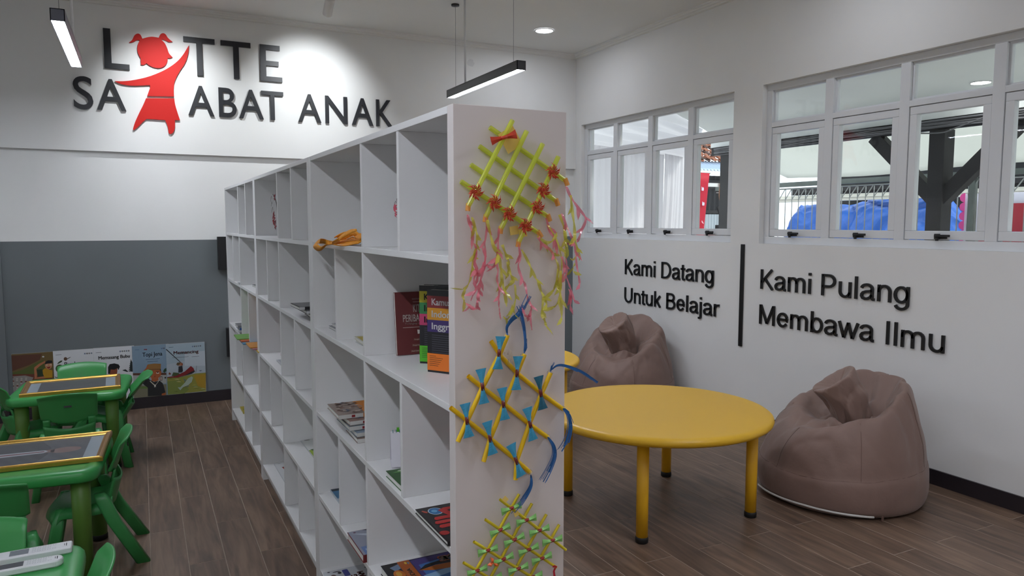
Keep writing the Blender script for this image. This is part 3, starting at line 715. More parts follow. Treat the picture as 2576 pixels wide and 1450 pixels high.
# ------------------------------------------------------------------ bean bags
bag_m = mat('brown_bag_fabric', (.225, .143, .117), .62, var=(5, .06), bump=(16, .25, .012), sheen=.15)
zip_m = mat('white_zip_tape', '#c9c7c4', .5)
seam_m = mat('seam_thread', '#6b5249', .8)
def bean_bag(cx, cy, label, view, seed, hi, lo, neck, tip, rbase=.455, zipper=True, hd=(.76, -.65)):
    """view: unit vector from bag towards the room; r: to the right of it. hi/lo: rim heights at the wall side and the front"""
    F = V(view + (0,)).normalized(); Rt = V((-F.y, F.x, 0))      # image right when looking from the room
    t = thing('bean_bag', label, 'bean bag', (cx, cy, 0), 0, 'brown bean bags')
    rnd = random.Random(seed); ph = [rnd.uniform(0, 6.28) for _ in range(12)]
    N = 128
    def ring(cr, cf, rad, z, tilt=0.0, wr=0.0, k=0, hi_dir=hd, sq=1.0):
        out = []
        for i in range(N):
            a = 2 * pi * i / N; x, y = cos(a), sin(a)       # x along Rt, y along F
            h = x * hi_dir[0] + y * hi_dir[1]
            n = wr * (sin(3 * a + ph[0]) * .5 + (1 - 2 * abs(sin(2.5 * a + ph[1] + k * .12))) * .6 + (1 - 2 * abs(sin(4.5 * a + ph[2] - k * .15))) * .55 + (1 - 2 * abs(sin(8 * a + ph[3] + k * .1))) * .25)
            r_ = rad * (1 + n)
            p = Rt * (cr + x * r_) + F * (cf + y * r_ * sq); zz = z + tilt * h + wr * .25 * sin(4 * a + ph[4] + k)
            out.append((p.x, p.y, max(zz, .001)))
        return out
    rm = (hi + lo) / 2; rt = (hi - lo) / 2; R0 = rbase
    nr, nf, nz = neck
    rings = [ring(0, 0, R0 * .60, .001), ring(0, 0, R0 * .86, .001), ring(0, 0, R0 * .945, .012), ring(0, 0, R0 * .985, .05), ring(0, 0, R0, .11, 0, .004), ring(0, 0, R0 * .995, .165, .01, .004),
             ring(0, 0, R0 * .985, .2, .02, .006), ring(.0, 0, R0 * .965, .215, .024, .006),
             ring(nr * .10, nf * .1, R0 * .90, .215 + (rm - .215) * .34, rt * .42, .012, 1), ring(nr * .2, nf * .2, R0 * .81, .215 + (rm - .215) * .68, rt * .74, .018, 2),
             ring(nr * .3, nf * .3, R0 * .715, .215 + (rm - .215) * .93, rt * .97, .028, 3), ring(nr * .36, nf * .36, R0 * .655, rm + .004, rt, .035, 3.4), ring(nr * .42, nf * .42, R0 * .59, rm + .002, rt * .96, .045, 4),
             ring(nr * .55, nf * .55, R0 * .50, rm - .035, rt * .72, .06, 5), ring(nr * .75, nf * .75, R0 * .40, rm - .07, rt * .42, .085, 6), ring(nr * .92, nf * .92, R0 * .315, rm - .075, rt * .2, .10, 7)]
    # the neck: gathered and narrow where it leaves the hollow, widening to a round sewn end that flops over
    zb = lo - .02; P = [V((nr, nf, zb)), V((nr + tip[0] * .22, nf + tip[1] * .1, zb + (nz - zb) * .36)), V((nr + tip[0] * .55, nf + tip[1] * .4, zb + (nz - zb) * .72)), V((nr + tip[0], nf + tip[1], nz))]
    path = [V(p) for p in spline([tuple(p) for p in P], 5)]; m = len(path); ra, rb = tip[2], tip[3]
    for i, p in enumerate(path):
        f = i / (m - 1); tg = (path[min(i + 1, m - 1)] - path[max(i - 1, 0)]).normalized()
        a_ = V((1, 0, 0)); xx = (a_ - tg * a_.dot(tg)).normalized(); yy = tg.cross(xx)
        rad = ra + (rb - ra) * f ** 1.2 + .012 * sin(pi * f); wr = .16 * (1 - f) + .03; out = []
        for k in range(N):
            a = 2 * pi * k / N; n = wr * (sin(3 * a + ph[5] + f * 2) * .5 + (1 - 2 * abs(sin(2.5 * a + ph[6] - f * 2))) * .5 + (1 - 2 * abs(sin(4.5 * a + ph[7] + f))) * .35)
            q = p + (xx * cos(a) + yy * sin(a)) * rad * (1 + n); w_ = Rt * q.x + F * q.y
            out.append((w_.x, w_.y, q.z))
        rings.append(out)
    # round end disc, pulled in with a few creases
    p = path[-1]; tg = (path[-1] - path[-2]).normalized(); a_ = V((1, 0, 0)); xx = (a_ - tg * a_.dot(tg)).normalized(); yy = tg.cross(xx)
    for rr, d in ((.97, .012), (.86, .012), (.6, -.002), (.3, -.016), (.05, -.02)):
        out = []
        for k in range(N):
            a = 2 * pi * k / N; n = .05 * sin(4 * a + ph[8]) + .04 * sin(7 * a + ph[9]); q = p + (xx * cos(a) + yy * sin(a)) * rb * rr * (1 + .5 * n) + tg * (d + .1 * n * rr * (1.05 - rr))
            w_ = Rt * q.x + F * q.y; out.append((w_.x, w_.y, q.z))
        rings.append(out)
    # finer rings, then pulls, dents and sharp little creases over the whole skin
    fine = []; nr_ = len(rings); cut = 16
    for i in range(nr_ - 1):
        reps = 3 if 6 < i < cut else 1
        for j in range(reps):
            t_ = j / reps; a, b, c, d = rings[max(i - 1, 0)], rings[i], rings[i + 1], rings[min(i + 2, nr_ - 1)]
            fine.append(rings[i] if t_ == 0 else [tuple(.5 * (2 * q + (r_ - p) * t_ + (2 * p - 5 * q + 4 * r_ - s_) * t_ * t_ + (3 * q - p - 3 * r_ + s_) * t_ ** 3) for p, q, r_, s_ in zip(*z)) for z in zip(a, b, c, d)])
    fine.append(rings[-1]); dd = []
    for i, r_ in enumerate(fine):
        o_ = []; up = min(1, max(0, (i - 7) / 14))
        for x, y, z in r_:
            q = V((x * 5 + seed, y * 5, z * 3.2)); d = noise.noise(q) * .012 + noise.noise(q * 2.3) * .006
            g = min(1, z / .12); c = 1 - abs(noise.noise(V((x * 7 + seed, y * 7, z * 4 + 3)))) * 2.4; c = max(0, c) ** 4; c2 = max(0, 1 - abs(noise.noise(V((x * 12, y * 12 + seed, z * 9)))) * 2.6) ** 5
            d -= (.004 + .016 * up) * c + (.003 + .006 * up) * c2
            l = V((x, y, 0)).length or 1; o_.append((x + x / l * d * g, y + y / l * d * g, z + (noise.noise(q * 1.7 + V((9, 0, 0))) * .008 - .008 * up * c) * g))
        dd.append(o_)
    m_ = MB(); loft(m_, dd, True, True); m_.build('bag_body', bag_m, t, sub=1)
    def on_skin(i0, k, out=.002):
        x, y, z = dd[i0][int(round(k)) % N]; l = V((x, y)).length; return (x * (1 + out / l), y * (1 + out / l), z)
    sm = MB(); sm.tube([on_skin(7, k, .0005) for k in range(N)], .0014, 6, closed=True)
    for k0 in (0, 21, 43, 64, 85, 107): sm.tube([on_skin(i, k0 + 6, .0003) for i in range(7, 19)], .0011, 6)
    sm.build('seam', seam_m, t)
    if zipper:
        zt = MB(); c0 = int(round((atan2(-.2, 1)) / (2 * pi) * N)); ks = range(24, 58)
        vs = [on_skin(3, k, .004) for k in ks]; zt.ribbon([(x, y, .034 + .01 * sin((i / 33) * pi)) for i, (x, y, z) in enumerate(vs)], .016, (0, 0, 1))
        vs2 = [(x, y, .028 + .012 * sin((i / 33) * pi)) for i, (x, y, z) in enumerate(vs)]; zt2 = MB(); zt2.tube(vs2, [.006] * len(vs2), 8)
        zt2.build('zip', zip_m, t)
        x, y, z = on_skin(3, 22, .006); q = MB(); q.box((x - .004, y - .004, .008), (x + .004, y + .004, .034)); q.build('zip_pull', seam_m, t)
    return t
def dirv(px, py): d = V((-px, -py)).normalized(); return (d.x, d.y)
bean_bag(3.553, 2.875, 'large brown fabric bean bag at right of the yellow table, white zip at its foot', dirv(3.553, 2.875), 3, .69, .42, (.07, .10, .67), (-.115, .015, .075, .13))
bean_bag(3.700, 5.25, 'brown fabric bean bag in the far corner behind the yellow table', dirv(3.70, 5.25), 8, .735, .40, (.03, .07, .70), (-.11, .06, .10, .14), zipper=False, hd=(.40, -.916))
# ------------------------------------------------------------------ drinking-straw wall crafts on the bookcase end
lime_m = see_through('lime_straw', '#e6f06c', .42); yst_m = mat('yellow_straw', '#f4c81e', .3, trans=.1); yst2_m = mat('lemon_straw', '#dac62a', .32, trans=.1)
pink_m = see_through('pink_ribbon', '#f08a9c', .62); lem_m = see_through('lemon_ribbon', '#d9d458', .55); orange_m = mat('orange_straw_cut', '#d5482f', .4, trans=.2); oend_m = see_through('orange_straw_end', '#f2b060', .6)
blue_m = mat('sky_blue_straw', '#3f9cc2', .35); blue_dk = mat('teal_blue_straw', '#24647c', .35); wrap_m = mat('maroon_wrap', '#6d2420', .45); navy_m = mat('navy_ribbon', '#24609e', .4); gbow_m = mat('pale_green_straw', '#8ccc74', .35, trans=.08); gwrap = mat('red_wrap', '#8e1d20', .4)
tape_m = see_through('yellow_tape', '#f6d877', .92); tape_c = see_through('clear_tape', '#e8e4d8', .25)
UPV = V((0, 0, 1)); OUT = -DSH
def z6(u, v): return (1150 + u * .1862, 290 + v * .1862)
def zA(u, v): return (1120 + u * .4484, 250 + v * .4484)
def zB(u, v): return (1120 + u * .4896, 740 + v * .4896)
def zC(u, v): return (1130 + u * .15175, 1230 + v * .15175)
def z5(u, v): return (1140 + u * .2207, 540 + v * .2207)
def straw(parent, a, b, m, r=.0055, off=.012, n=10, name='straw'):
    A, B = end_px(*a, off), end_px(*b, off); m_ = MB(); m_.tube([A, B], r, n, cap=False); return m_.build(name, m, parent, world=True)
def straw_open(parent, pts, m, r, name='straw'):
    m_ = MB(); m_.tube(pts, r, 10, cap=False); return m_.build(name, m, parent, world=True)
def craft(label, u, v): p = end_px(u, v, 0); return thing('straw_hanging', label, 'wall craft', tuple(p))

# 1: lime lattice with orange flowers and pink and yellow streamers
c1 = craft('lime straw lattice with orange flowers and pink and yellow streamers, top of bookcase end', *z6(700, 900))
for a, b in ((z6(748, 70), z6(150, 1230)), (z6(940, 215), z6(385, 1380)), (zA(547, 250), zA(312, 728)), (zA(635, 322), zA(412, 802))): straw(c1, a, b, lime_m, .0058, .020)
for a, b in ((z6(440, 165), z6(1470, 890)), (z6(300, 420), z6(1345, 1165)), (z6(185, 670), z6(1235, 1375)), (z6(50, 895), zA(527, 752))): straw(c1, a, b, lime_m, .0058, .008)
fl_cache = None
for i, q in enumerate((z6(245, 1035), z6(500, 1180), z6(700, 1330), zA(450, 710), z6(1080, 1240), z6(1160, 1010), z6(1290, 765))):
    p = end_px(*q, .03); rot_ = i * .7; m_ = MB(); T_ = frame_at(p, (cos(rot_), 0, sin(rot_)), (-sin(rot_), 0, cos(rot_)))
    for k in range(15):                                   # slit straw turned inside out: curling pointed fringes round a hollow eye
        a = 2 * pi * k / 15; r0, r1 = .006, .0165 + .003 * ((k * 7) % 3); b_ = a + .55
        m_.add([(r0 * cos(a - .16), r0 * sin(a - .16), .002), (r0 * cos(a + .16), r0 * sin(a + .16), .002), (r1 * .72 * cos(a + .42), r1 * .72 * sin(a + .42), .007), (r1 * cos(b_), r1 * sin(b_), .002), (r1 * .7 * cos(a + .1), r1 * .7 * sin(a + .1), .005)], [(0, 1, 2, 4), (4, 2, 3)], True, T_)
    for k in range(11):
        a = 2 * pi * k / 11 + .2; m_.add([(.003 * cos(a - .2), .003 * sin(a - .2), .004), (.003 * cos(a + .2), .003 * sin(a + .2), .004), (.0085 * cos(a + .5), .0085 * sin(a + .5), .010)], [(0, 1, 2)], False, T_)
    m_.tube([T_ @ V((0, 0, -.012)), T_ @ V((0, 0, .004))], .0045, 8)
    m_.build('flower', orange_m, c1, world=True, solid=.0006)
def bow(parent, top, bot, wa, wb, m, m2, off=.028, waist=.0043, name='bow'):
    """a straw flattened at both ends and bound in the middle"""
    A, B = end_px(*top, off), end_px(*bot, off); ax = (B - A); L_ = ax.length; ax.normalize(); sd = ax.cross(OUT).normalized(); m_ = MB()
    for t0, t1 in ((0, .43), (.57, 1)):
        vs = []
        for j in range(7):
            f = t0 + (t1 - t0) * j / 6; e = abs(f - .5) * 2; wd = waist + ((wa if f < .5 else wb) / 2 - waist) * max(0, (e - .14) / .86) ** 1.5; th = .0045 * (1 - e) + .0012
            c = A + ax * L_ * f; vs += [c - sd * wd, c + OUT * th, c + sd * wd, c - OUT * th]
        m_.add(vs, [(4 * j + k, 4 * j + (k + 1) % 4, 4 * j + 4 + (k + 1) % 4, 4 * j + 4 + k) for j in range(6) for k in range(4)] + [(0, 1, 2, 3), (24, 27, 26, 25)])
    o = m_.build(name, m, parent, world=True); m_ = MB(); m_.tube([A + ax * L_ * .385, A + ax * L_ * .615], waist * 1.0, 10); m_.build('binding', m2, o, world=True); return o
bow(c1, z6(460, 350), z6(800, 255), .020, .022, orange_m, orange_m, .032)
for (cu, cv), w_, h_, rr in ((z6(718, 330), .044, .05, 32), ((1293, 580), .022, .02, 8), ((1315, 586), .02, .02, 12)):
    p = end_px(cu, cv, .015); m_ = MB(); T_ = frame_at(p, NSH * cos(R(rr)) + UPV * sin(R(rr)), -NSH * sin(R(rr)) + UPV * cos(R(rr))); m_.box((-w_ / 2, -h_ / 2, 0), (w_ / 2, h_ / 2, .001), T_); m_.build('tape', tape_m, c1, world=True)
STREAM = [('p', [(165, 0), (185, 100), (222, 230), (208, 395)]), ('p', [(245, 330), (270, 440), (240, 560), (262, 640), (230, 760)]), ('p', [(370, 40), (380, 180), (362, 330), (368, 480), (345, 620), (300, 780), (235, 900), (200, 985)]),
    ('p', [(480, 540), (465, 590), (425, 602), (385, 580)]), ('p', [(305, 790), (290, 880), (285, 960), (310, 990)]), ('p', [(262, 620), (285, 690), (330, 660), (350, 600), (375, 470)]), ('p', [(275, 980), (270, 1060), (235, 1075), (185, 1052)]),
    ('p', [(522, 160), (515, 280), (508, 420), (488, 520), (510, 640), (500, 740), (525, 850), (520, 950), (522, 1055)]), ('p', [(528, 1060), (530, 1130), (545, 1200)]), ('p', [(740, 320), (765, 480), (742, 600), (790, 740), (825, 820), (850, 960), (890, 1050), (878, 1150), (898, 1320)]), ('p', [(890, 1130), (850, 1165), (810, 1140)]),
    ('p', [(970, 250), (1010, 330), (1100, 400), (1150, 470)]), ('p', [(1060, 40), (1100, 180), (1160, 290), (1185, 455)]), ('p', [(1240, -10), (1290, 120), (1350, 260), (1380, 330), (1398, 450), (1405, 560), (1430, 700), (1445, 805)]), ('p', [(1285, 500), (1300, 620), (1290, 700), (1320, 790), (1350, 870), (1385, 1000)]), ('p', [(1320, 850), (1345, 950), (1330, 1060)]),
    ('p', [(1290, -320), (1340, -200), (1430, -70), (1510, 50), (1465, 180), (1425, 290), (1400, 300)]), ('p', [(1380, 330), (1340, 340), (1320, 350)]), ('p', [(1240, 480), (1270, 600), (1265, 680)]),
    ('y', [(215, 30), (250, 150), (285, 260), (318, 295)]), ('y', [(275, 230), (262, 370), (240, 470), (300, 515)]), ('y', [(265, 380), (235, 500), (212, 620), (195, 740), (150, 830), (105, 855)]), ('y', [(140, 850), (110, 930), (130, 985)]),
    ('y', [(385, 60), (425, 230), (470, 390), (520, 480), (545, 640), (560, 770), (590, 900), (610, 1050)]), ('y', [(560, 345), (610, 480), (630, 515)]), ('y', [(615, 540), (640, 640), (670, 720), (690, 770), (625, 805)]), ('y', [(705, 800), (712, 950), (690, 1080), (705, 1145)]), ('y', [(575, 1170), (610, 1195), (655, 1155)]),
    ('y', [(780, 400), (850, 530), (900, 640), (950, 750)]), ('y', [(970, 760), (1000, 870), (1045, 960), (1070, 1040)]), ('y', [(1030, 950), (1012, 1130), (1040, 1200), (1062, 1278)]),
    ('y', [(960, 245), (1060, 320), (1140, 300)]), ('y', [(1085, 370), (1150, 470), (1200, 600), (1185, 740), (1140, 880)]), ('y', [(1080, 120), (1160, 250), (1215, 400), (1240, 560), (1225, 700), (1240, 790)]), ('y', [(1190, 620), (1180, 800), (1215, 900), (1195, 1000), (1150, 1060)]), ('y', [(1225, 640), (1220, 850), (1230, 1000), (1240, 1205)]), ('y', [(1215, 0), (1265, 160), (1285, 300), (1275, 480)]),
    ('y', [(1340, -220), (1355, -60), (1380, 120), (1390, 280), (1415, 400), (1440, 435)]), ('y', [(1265, 170), (1280, 300), (1310, 385)]), ('y', [(1390, 560), (1365, 620), (1380, 665)]), ('y', [(1335, 505), (1370, 520)])]
rnd = random.Random(5)
for i, (k, pts) in enumerate(STREAM):
    q = spline(pts, 5); P = [end_px(*z5(*p), .014 + .012 * ((i * 5) % 4) / 3 + .004 * sin(j * .9)) for j, p in enumerate(q)]; n = len(P); m_ = MB()
    wd = [(.0035 + .0045 * abs(sin(j * .42 + i))) * (1 if j < n - 2 else .5) for j in range(n)]; m_.ribbon(P, wd, OUT + NSH * .5 * sin(i))
    for j in range(4, n - 1, 5):                            # curled leaf-like cuts
        p = P[j]; d = (P[j + 1 if j + 1 < n else j] - P[j - 1]).normalized(); sd = d.cross(OUT).normalized() * (1 if (j + i) % 2 else -1); l = .016 + .008 * rnd.random()
        if rnd.random() < .75: m_.add([p - d * .004, p + d * .009, p + d * (l * .9) + sd * (l * .35) + OUT * .004, p + d * (l * 1.25) + sd * (l * .8) - OUT * .003, p + d * (l * .55) + sd * (l * .55)], [(0, 1, 2, 4), (4, 2, 3)], True)
    m_.build('streamer', pink_m if k == 'p' else lem_m, c1, world=True)
for e, d in ((z6(150, 1230), (-.1, 1)), (z6(385, 1380), (-.15, 1)), (zA(312, 728), (-.1, 1)), (zA(412, 802), (-.15, 1)), (zA(527, 752), (.5, .8)), (z6(1235, 1375), (.3, .9)), (z6(1345, 1165), (.3, .9)), (z6(1470, 890), (.35, .9))):
    straw(c1, (e[0] - 7 * d[0], e[1] - 7 * d[1]), (e[0] + 12 * d[0], e[1] + 12 * d[1]), oend_m, .0058, .016, name='straw_end')

# 2: yellow lattice with blue bows and navy tassels
c2 = craft('yellow straw lattice with nine blue bows and navy tassels on bookcase end', *zB(300, 570))
ST = [[(320, 212), (285, 300), (192, 480), (115, 648), (65, 760)], [(408, 310), (370, 405), (303, 566), (232, 742), (197, 862)], [(542, 405), (495, 512), (433, 668), (368, 855), (361, 955)]]
SB = [[(236, 243), (285, 318), (370, 408), (495, 512), (605, 592)], [(118, 422), (192, 482), (303, 566), (433, 670), (528, 738)], [(28, 585), (115, 652), (232, 744), (368, 857), (436, 918)]]
for pl in ST: straw_open(c2, [end_px(*zB(*p), .016) for p in pl], yst_m, .0056)
for pl in SB: straw_open(c2, [end_px(*zB(*p), .007) for p in pl], yst_m, .0056)
for i, (a, b) in enumerate((((285, 218), (270, 387)), ((374, 320), (365, 494)), ((480, 423), (502, 593)), ((183, 385), (200, 564)), ((292, 483), (307, 647)), ((421, 585), (452, 752)), ((102, 563), (122, 737)), ((216, 656), (245, 825)), ((338, 773), (391, 937)))):
    bow(c2, zB(*a), zB(*b), .028, .028, blue_dk if i == 2 else blue_m, wrap_m, .027)
def tassel(pts, wid, n=15, off=.02, seed=1):
    """a bundle of fine navy strips"""
    r_ = random.Random(seed); q = spline(pts, 5); m_ = MB()
    for k in range(n):
        f = (k / (n - 1) - .5); P = []; s_ = r_.uniform(.7, 1.35); cut = len(q) - r_.randint(0, 6)
        for j, p in enumerate(q[:cut]):
            a, b = q[max(j - 1, 0)], q[min(j + 1, len(q) - 1)]; d = V((b[0] - a[0], b[1] - a[1])).normalized(); e = (j / (len(q) - 1)) ** .6
            P.append(end_px(*zB(p[0] - d.y * f * wid * e * s_, p[1] + d.x * f * wid * e * s_), off + .005 * sin(k * 2.1 + j * .3)))
        m_.ribbon(P, .0017, OUT + NSH * (f * .9))
    return m_.build('tassel', navy_m, c2, world=True)
tassel([(320, 212), (318, 170), (345, 130), (385, 95), (432, 8)], 26, seed=1); tassel([(405, 305), (412, 245), (405, 170), (390, 105), (373, 60)], 18, seed=2)
tassel([(405, 305), (416, 270), (416, 230)], 16, 7, seed=9)
tassel([(540, 402), (548, 375), (560, 350)], 14, 7, seed=3); tassel([(545, 392), (575, 368), (620, 370), (700, 402), (782, 458)], 16, seed=4)
tassel([(605, 588), (632, 625), (640, 690), (622, 760), (590, 815)], 34, seed=5); tassel([(612, 588), (640, 620), (657, 665)], 14, 7, seed=6)
tassel([(526, 735), (556, 780), (560, 835), (535, 900), (500, 965)], 36, seed=7); tassel([(440, 930), (440, 985), (405, 1050), (342, 1132)], 34, seed=8)
for a, b in ((zB(310, 222), zB(322, 208)), (zB(398, 320), zB(410, 305)), (zB(533, 412), zB(545, 398)), (zB(600, 586), zB(610, 594)), (zB(520, 732), zB(530, 740)), (zB(428, 912), zB(440, 922))): straw(c2, a, b, tape_c, .0068, .013, name='clear_tape')
m_ = MB(); P = [end_px(*zB(*p), .03 + .01 * sin(i)) for i, p in enumerate(spline([(300, 320), (318, 298), (345, 310), (335, 345), (320, 350)], 4))]; m_.ribbon(P, .014, NSH + OUT * .4); m_.build('clear_tape', tape_c, c2, world=True)

# 3: lemon lattice with green bows
c3 = craft('lemon straw lattice with pale green bows, low on bookcase end', *zC(1000, 1100))
def ext(a, b, k): return (b[0] + (b[0] - a[0]) * k, b[1] + (b[1] - a[1]) * k)
for a, b in (((1160, 90), (140, 1890)), ((1372, 245), (560, 1700)), ((1612, 425), (780, 1890)), ((1824, 595), (1020, 2020))): straw(c3, zC(*a), zC(*b), yst2_m, .0036, .007)
for a, b in (((842, 180), (1935, 1018)), ((598, 512), (1775, 1305)), ((408, 882), (1560, 1580)), ((236, 1228), (1380, 1905))): straw(c3, zC(*a), zC(*b), yst2_m, .0036, .014)
for i, (x, y) in enumerate(((1035, 328), (1285, 525), (1500, 697), (1715, 862), (850, 690), (1085, 852), (1322, 1015), (1540, 1160), (645, 1028), (905, 1175), (1150, 1330), (1385, 1470), (470, 1365), (715, 1500), (965, 1650), (1215, 1795))):
    dx, dy = (168, (-62, -55, -58, -45, -78, -80, -70, -65, -50, -75, -60, -55, -60)[i % 13]); bow(c3, zC(x - dx, y - dy), zC(x + dx * .95, y + dy), .021, .020, gbow_m, gwrap, .022, .0042)
m_ = MB(); c = end_px(*zC(735, 1235), .03)
for a, l in ((115, .018), (185, .017), (320, .016)):
    d = NSH * cos(R(a)) + UPV * sin(R(a)); sd = NSH * -sin(R(a)) + UPV * cos(R(a)); m_.add([c, c + d * l * .5 + sd * .0045 + OUT * .004, c + d * l, c + d * l * .5 - sd * .0045, c + d * l * .5 + OUT * .006], [(0, 1, 4), (1, 2, 4), (2, 3, 4), (3, 0, 4)])
m_.build('star', mat('orange_paper_star', '#e0662a', .5), c3, world=True, solid=.0008)
m_ = MB(); m_.ribbon([end_px(*zC(*p), .016) for p in ((1770, 1290), (1735, 1370), (1745, 1450), (1760, 1560))], .006, OUT); m_.ribbon([end_px(*zC(*p), .018) for p in ((1715, 1300), (1745, 1285), (1785, 1305))], .005, OUT); m_.build('streamer', mat('red_ribbon', '#b81f33', .4), c3, world=True)
for a, b in ((900, 150), (960, 210)), ((1080, 440), (1150, 400)): p = end_px(*zC(*a), .02); q = end_px(*zC(*b), .02); m_ = MB(); m_.ribbon([p, (p + q) / 2, q], .012, OUT); m_.build('tape', tape_m, c3, world=True)
# ------------------------------------------------------------------ picture-book boards along the far wall
paper_m = mat('board_paper', (.70, .72, .75), .55); edge_m = mat('board_edge', '#b8b8b4', .7); INK = mat('print_black', '#15161a', .5)
def pm(h, rough=.5): return mat('print_' + h, '#' + h, rough)
class Art:
    """flat print in layers on one plane"""
    def __init__(s, T): s.T = T; s.mb = MB(); s.mats = []; s.n = 0
    def use(s, h):
        m = INK if h is None else pm(h) if isinstance(h, str) else h
        if m not in s.mats: s.mats.append(m)
        s.mb.cur = s.mats.index(m); s.n += 1; return s.n * .00009 + .0004
    def poly(s, h, pts): flat_poly(s.mb, pts, s.T, s.use(h)); return s
    def text(s, h, t, x, y, **k): put_text(s.mb, t, s.T, x, y, lift=s.use(h), **k); return s
    def build(s, parent, name='cover_print', world=True): return s.mb.build(name, s.mats, parent, world=world)
def board(x0, x1, z1, y, label, ground, draw, gx, clip=True):
    t = thing('book_board', label, 'book', ((x0 + x1) / 2, y, .0935), 0, 'picture-book boards along the far wall')
    m_ = MB(); m_.box((x0, y, .0935), (x1, y + .0034, z1)); m_.build('board', edge_m, t, world=True)
    T = frame_at((0, y, 0), (1, 0, 0), (0, 0, 1)); a = Art(T); a.poly(ground, [(x0 + .001, .0945), (x1 - .001, .0945), (x1 - .001, z1 - .001), (x0 + .001, z1 - .001)])
    def W(u, v): p = on_plane(*gx(u, v), (0, 1, 0), (0, y, 0)); return (min(max(p.x, x0), x1), min(max(p.z, .094), z1))
    draw(a, lambda *pts: [W(*p) for p in pts], W); a.build(t); return t
def gL(u, v): return (u * .13199, 850 + v * .13199)
def gR(u, v): return (310 + u * .11037, 850 + v * .11037)
def icons(a, x1, z, n, blank=False):
    for i in range(n):
        x = x1 - .018 - (n - 1 - i) * .0155; c = ('2d4f7c', None, '4d4d4d', '3d5870', '3c3c3c')[i % 5]; a.poly(c, ellipse(x, z, .006, .006, 12)); a.poly('c9ccd2', ellipse(x, z + .001, .003, .002, 8))
def stripes(a, x0, x1, z, h='7a7f86', w_=.0035, n=1): a.poly(h, [(x0, z), (x1, z), (x1, z + w_), (x0, z + w_)])
def ell_px(W, cu, cv, ru, rv, n=16): return [W(cu + ru * cos(2 * pi * k / n), cv + rv * sin(2 * pi * k / n)) for k in range(n)][::-1]
def d1(a, P, W):
    a.poly('6d5a35', P((215, 330), (1000, 290), (1000, 420), (700, 560), (215, 680))); a.poly('5d3a2c', P((215, 345), (800, 310), (760, 420), (560, 520), (215, 640)))
    a.poly('55602c', P((215, 670), (420, 620), (650, 500), (820, 420), (900, 700), (215, 700))); a.poly('6b3528', P((215, 700), (1000, 690), (1000, 800), (215, 800)))
    a.poly('8f8a86', P((225, 740), (480, 720), (640, 760), (560, 900), (360, 1060), (230, 1060)))
    for i in range(26):
        u, v = 240 + (i * 83) % 330, 760 + (i * 57) % 260; a.poly('b3aca6' if i % 3 else '7a4038', ell_px(W, u, v, 22, 13, 8))
    a.poly('b5744f', P((650, 580), (690, 570), (710, 700), (700, 780), (660, 770))); a.poly('b5744f', P((650, 570), (740, 500), (860, 440), (870, 470), (760, 540), (690, 600)))
    a.poly('b5744f', P((650, 790), (660, 765), (840, 735), (900, 760), (860, 775))); a.poly('b98a1e', P((810, 620), (860, 580), (940, 610), (1000, 620), (1000, 760), (860, 770), (820, 690)))
    a.poly('2b3a26', P((700, 610), (810, 600), (820, 690), (830, 735), (720, 740))); a.poly('c28a66', ell_px(W, 925, 525, 68, 76)); a.poly(None, P((858, 510), (865, 460), (920, 430), (990, 436), (1000, 480), (960, 490), (900, 495)))
    a.poly('e9e4de', ell_px(W, 897, 522, 16, 9, 10)); a.poly(None, ell_px(W, 899, 523, 6, 6, 8)); a.poly('e9e4de', ell_px(W, 968, 516, 16, 9, 10)); a.poly(None, ell_px(W, 966, 517, 6, 6, 8)); a.poly('7d1c1a', P((890, 562), (930, 556), (965, 548), (950, 580), (915, 588)))
    a.poly('c9ccd2', ell_px(W, 825, 362, 22, 14, 10))
def d2(a, P, W):
    x0, z = W(1060, 335); stripes(a, x0, x0 + .04, z); icons(a, W(1760, 290)[0] + .012, W(1600, 305)[1], 4)
    a.poly('5c4332', ell_px(W, 1248, 405, 34, 34)); a.poly('3a3a30', P((1275, 400), (1340, 368), (1346, 376), (1282, 412)))
    a.poly('3f5238', P((1090, 505), (1110, 470), (1150, 440), (1190, 432), (1180, 460), (1140, 485), (1085, 510))); a.poly('3f5f34', ell_px(W, 1140, 590, 82, 78)); a.poly('33502c', ell_px(W, 1165, 590, 50, 66))
    a.poly('3f5238', P((1040, 735), (1080, 755), (1135, 740), (1110, 765), (1060, 768))); p, q = W(1232, 550), W(1470, 480); a.text(None, 'Buah', p[0], p[1], width=q[0] - p[0], height=.034, bold=.012)
    p = W(1660, 540); a.text(None, 'S', p[0], p[1], height=.034, bold=.012)
def d3(a, P, W):
    x0, z = W(1825, 292); stripes(a, x0, x0 + .04, z); icons(a, W(2500, 250)[0], W(2330, 258)[1], 5)
    p, q = W(1880, 450), W(2475, 400); a.text(None, 'Memasang Bubu', p[0], p[1] + .004, width=q[0] - p[0], height=.036, bold=.022)
    a.poly('8a4a30', P((2085, 660), (2090, 590), (2240, 570), (2235, 660), (2200, 800), (2110, 800))); a.poly(None, P((2060, 690), (2060, 560), (2090, 505), (2180, 490), (2260, 510), (2285, 550), (2260, 620), (2240, 580), (2180, 610), (2110, 605), (2095, 690)))
    for k in range(7): a.poly('1f2a2c', P((2535, 650), (2445 + k * 7, 640 - k * 36), (2452 + k * 7, 628 - k * 36), (2535, 610 - k * 20)))
    for k in range(4): a.poly('1f2a2c', P((2430, 655), (2335 + k * 15, 610 - 5 * k + 14), (2342 + k * 15, 600 - 5 * k + 14), (2440, 640)))
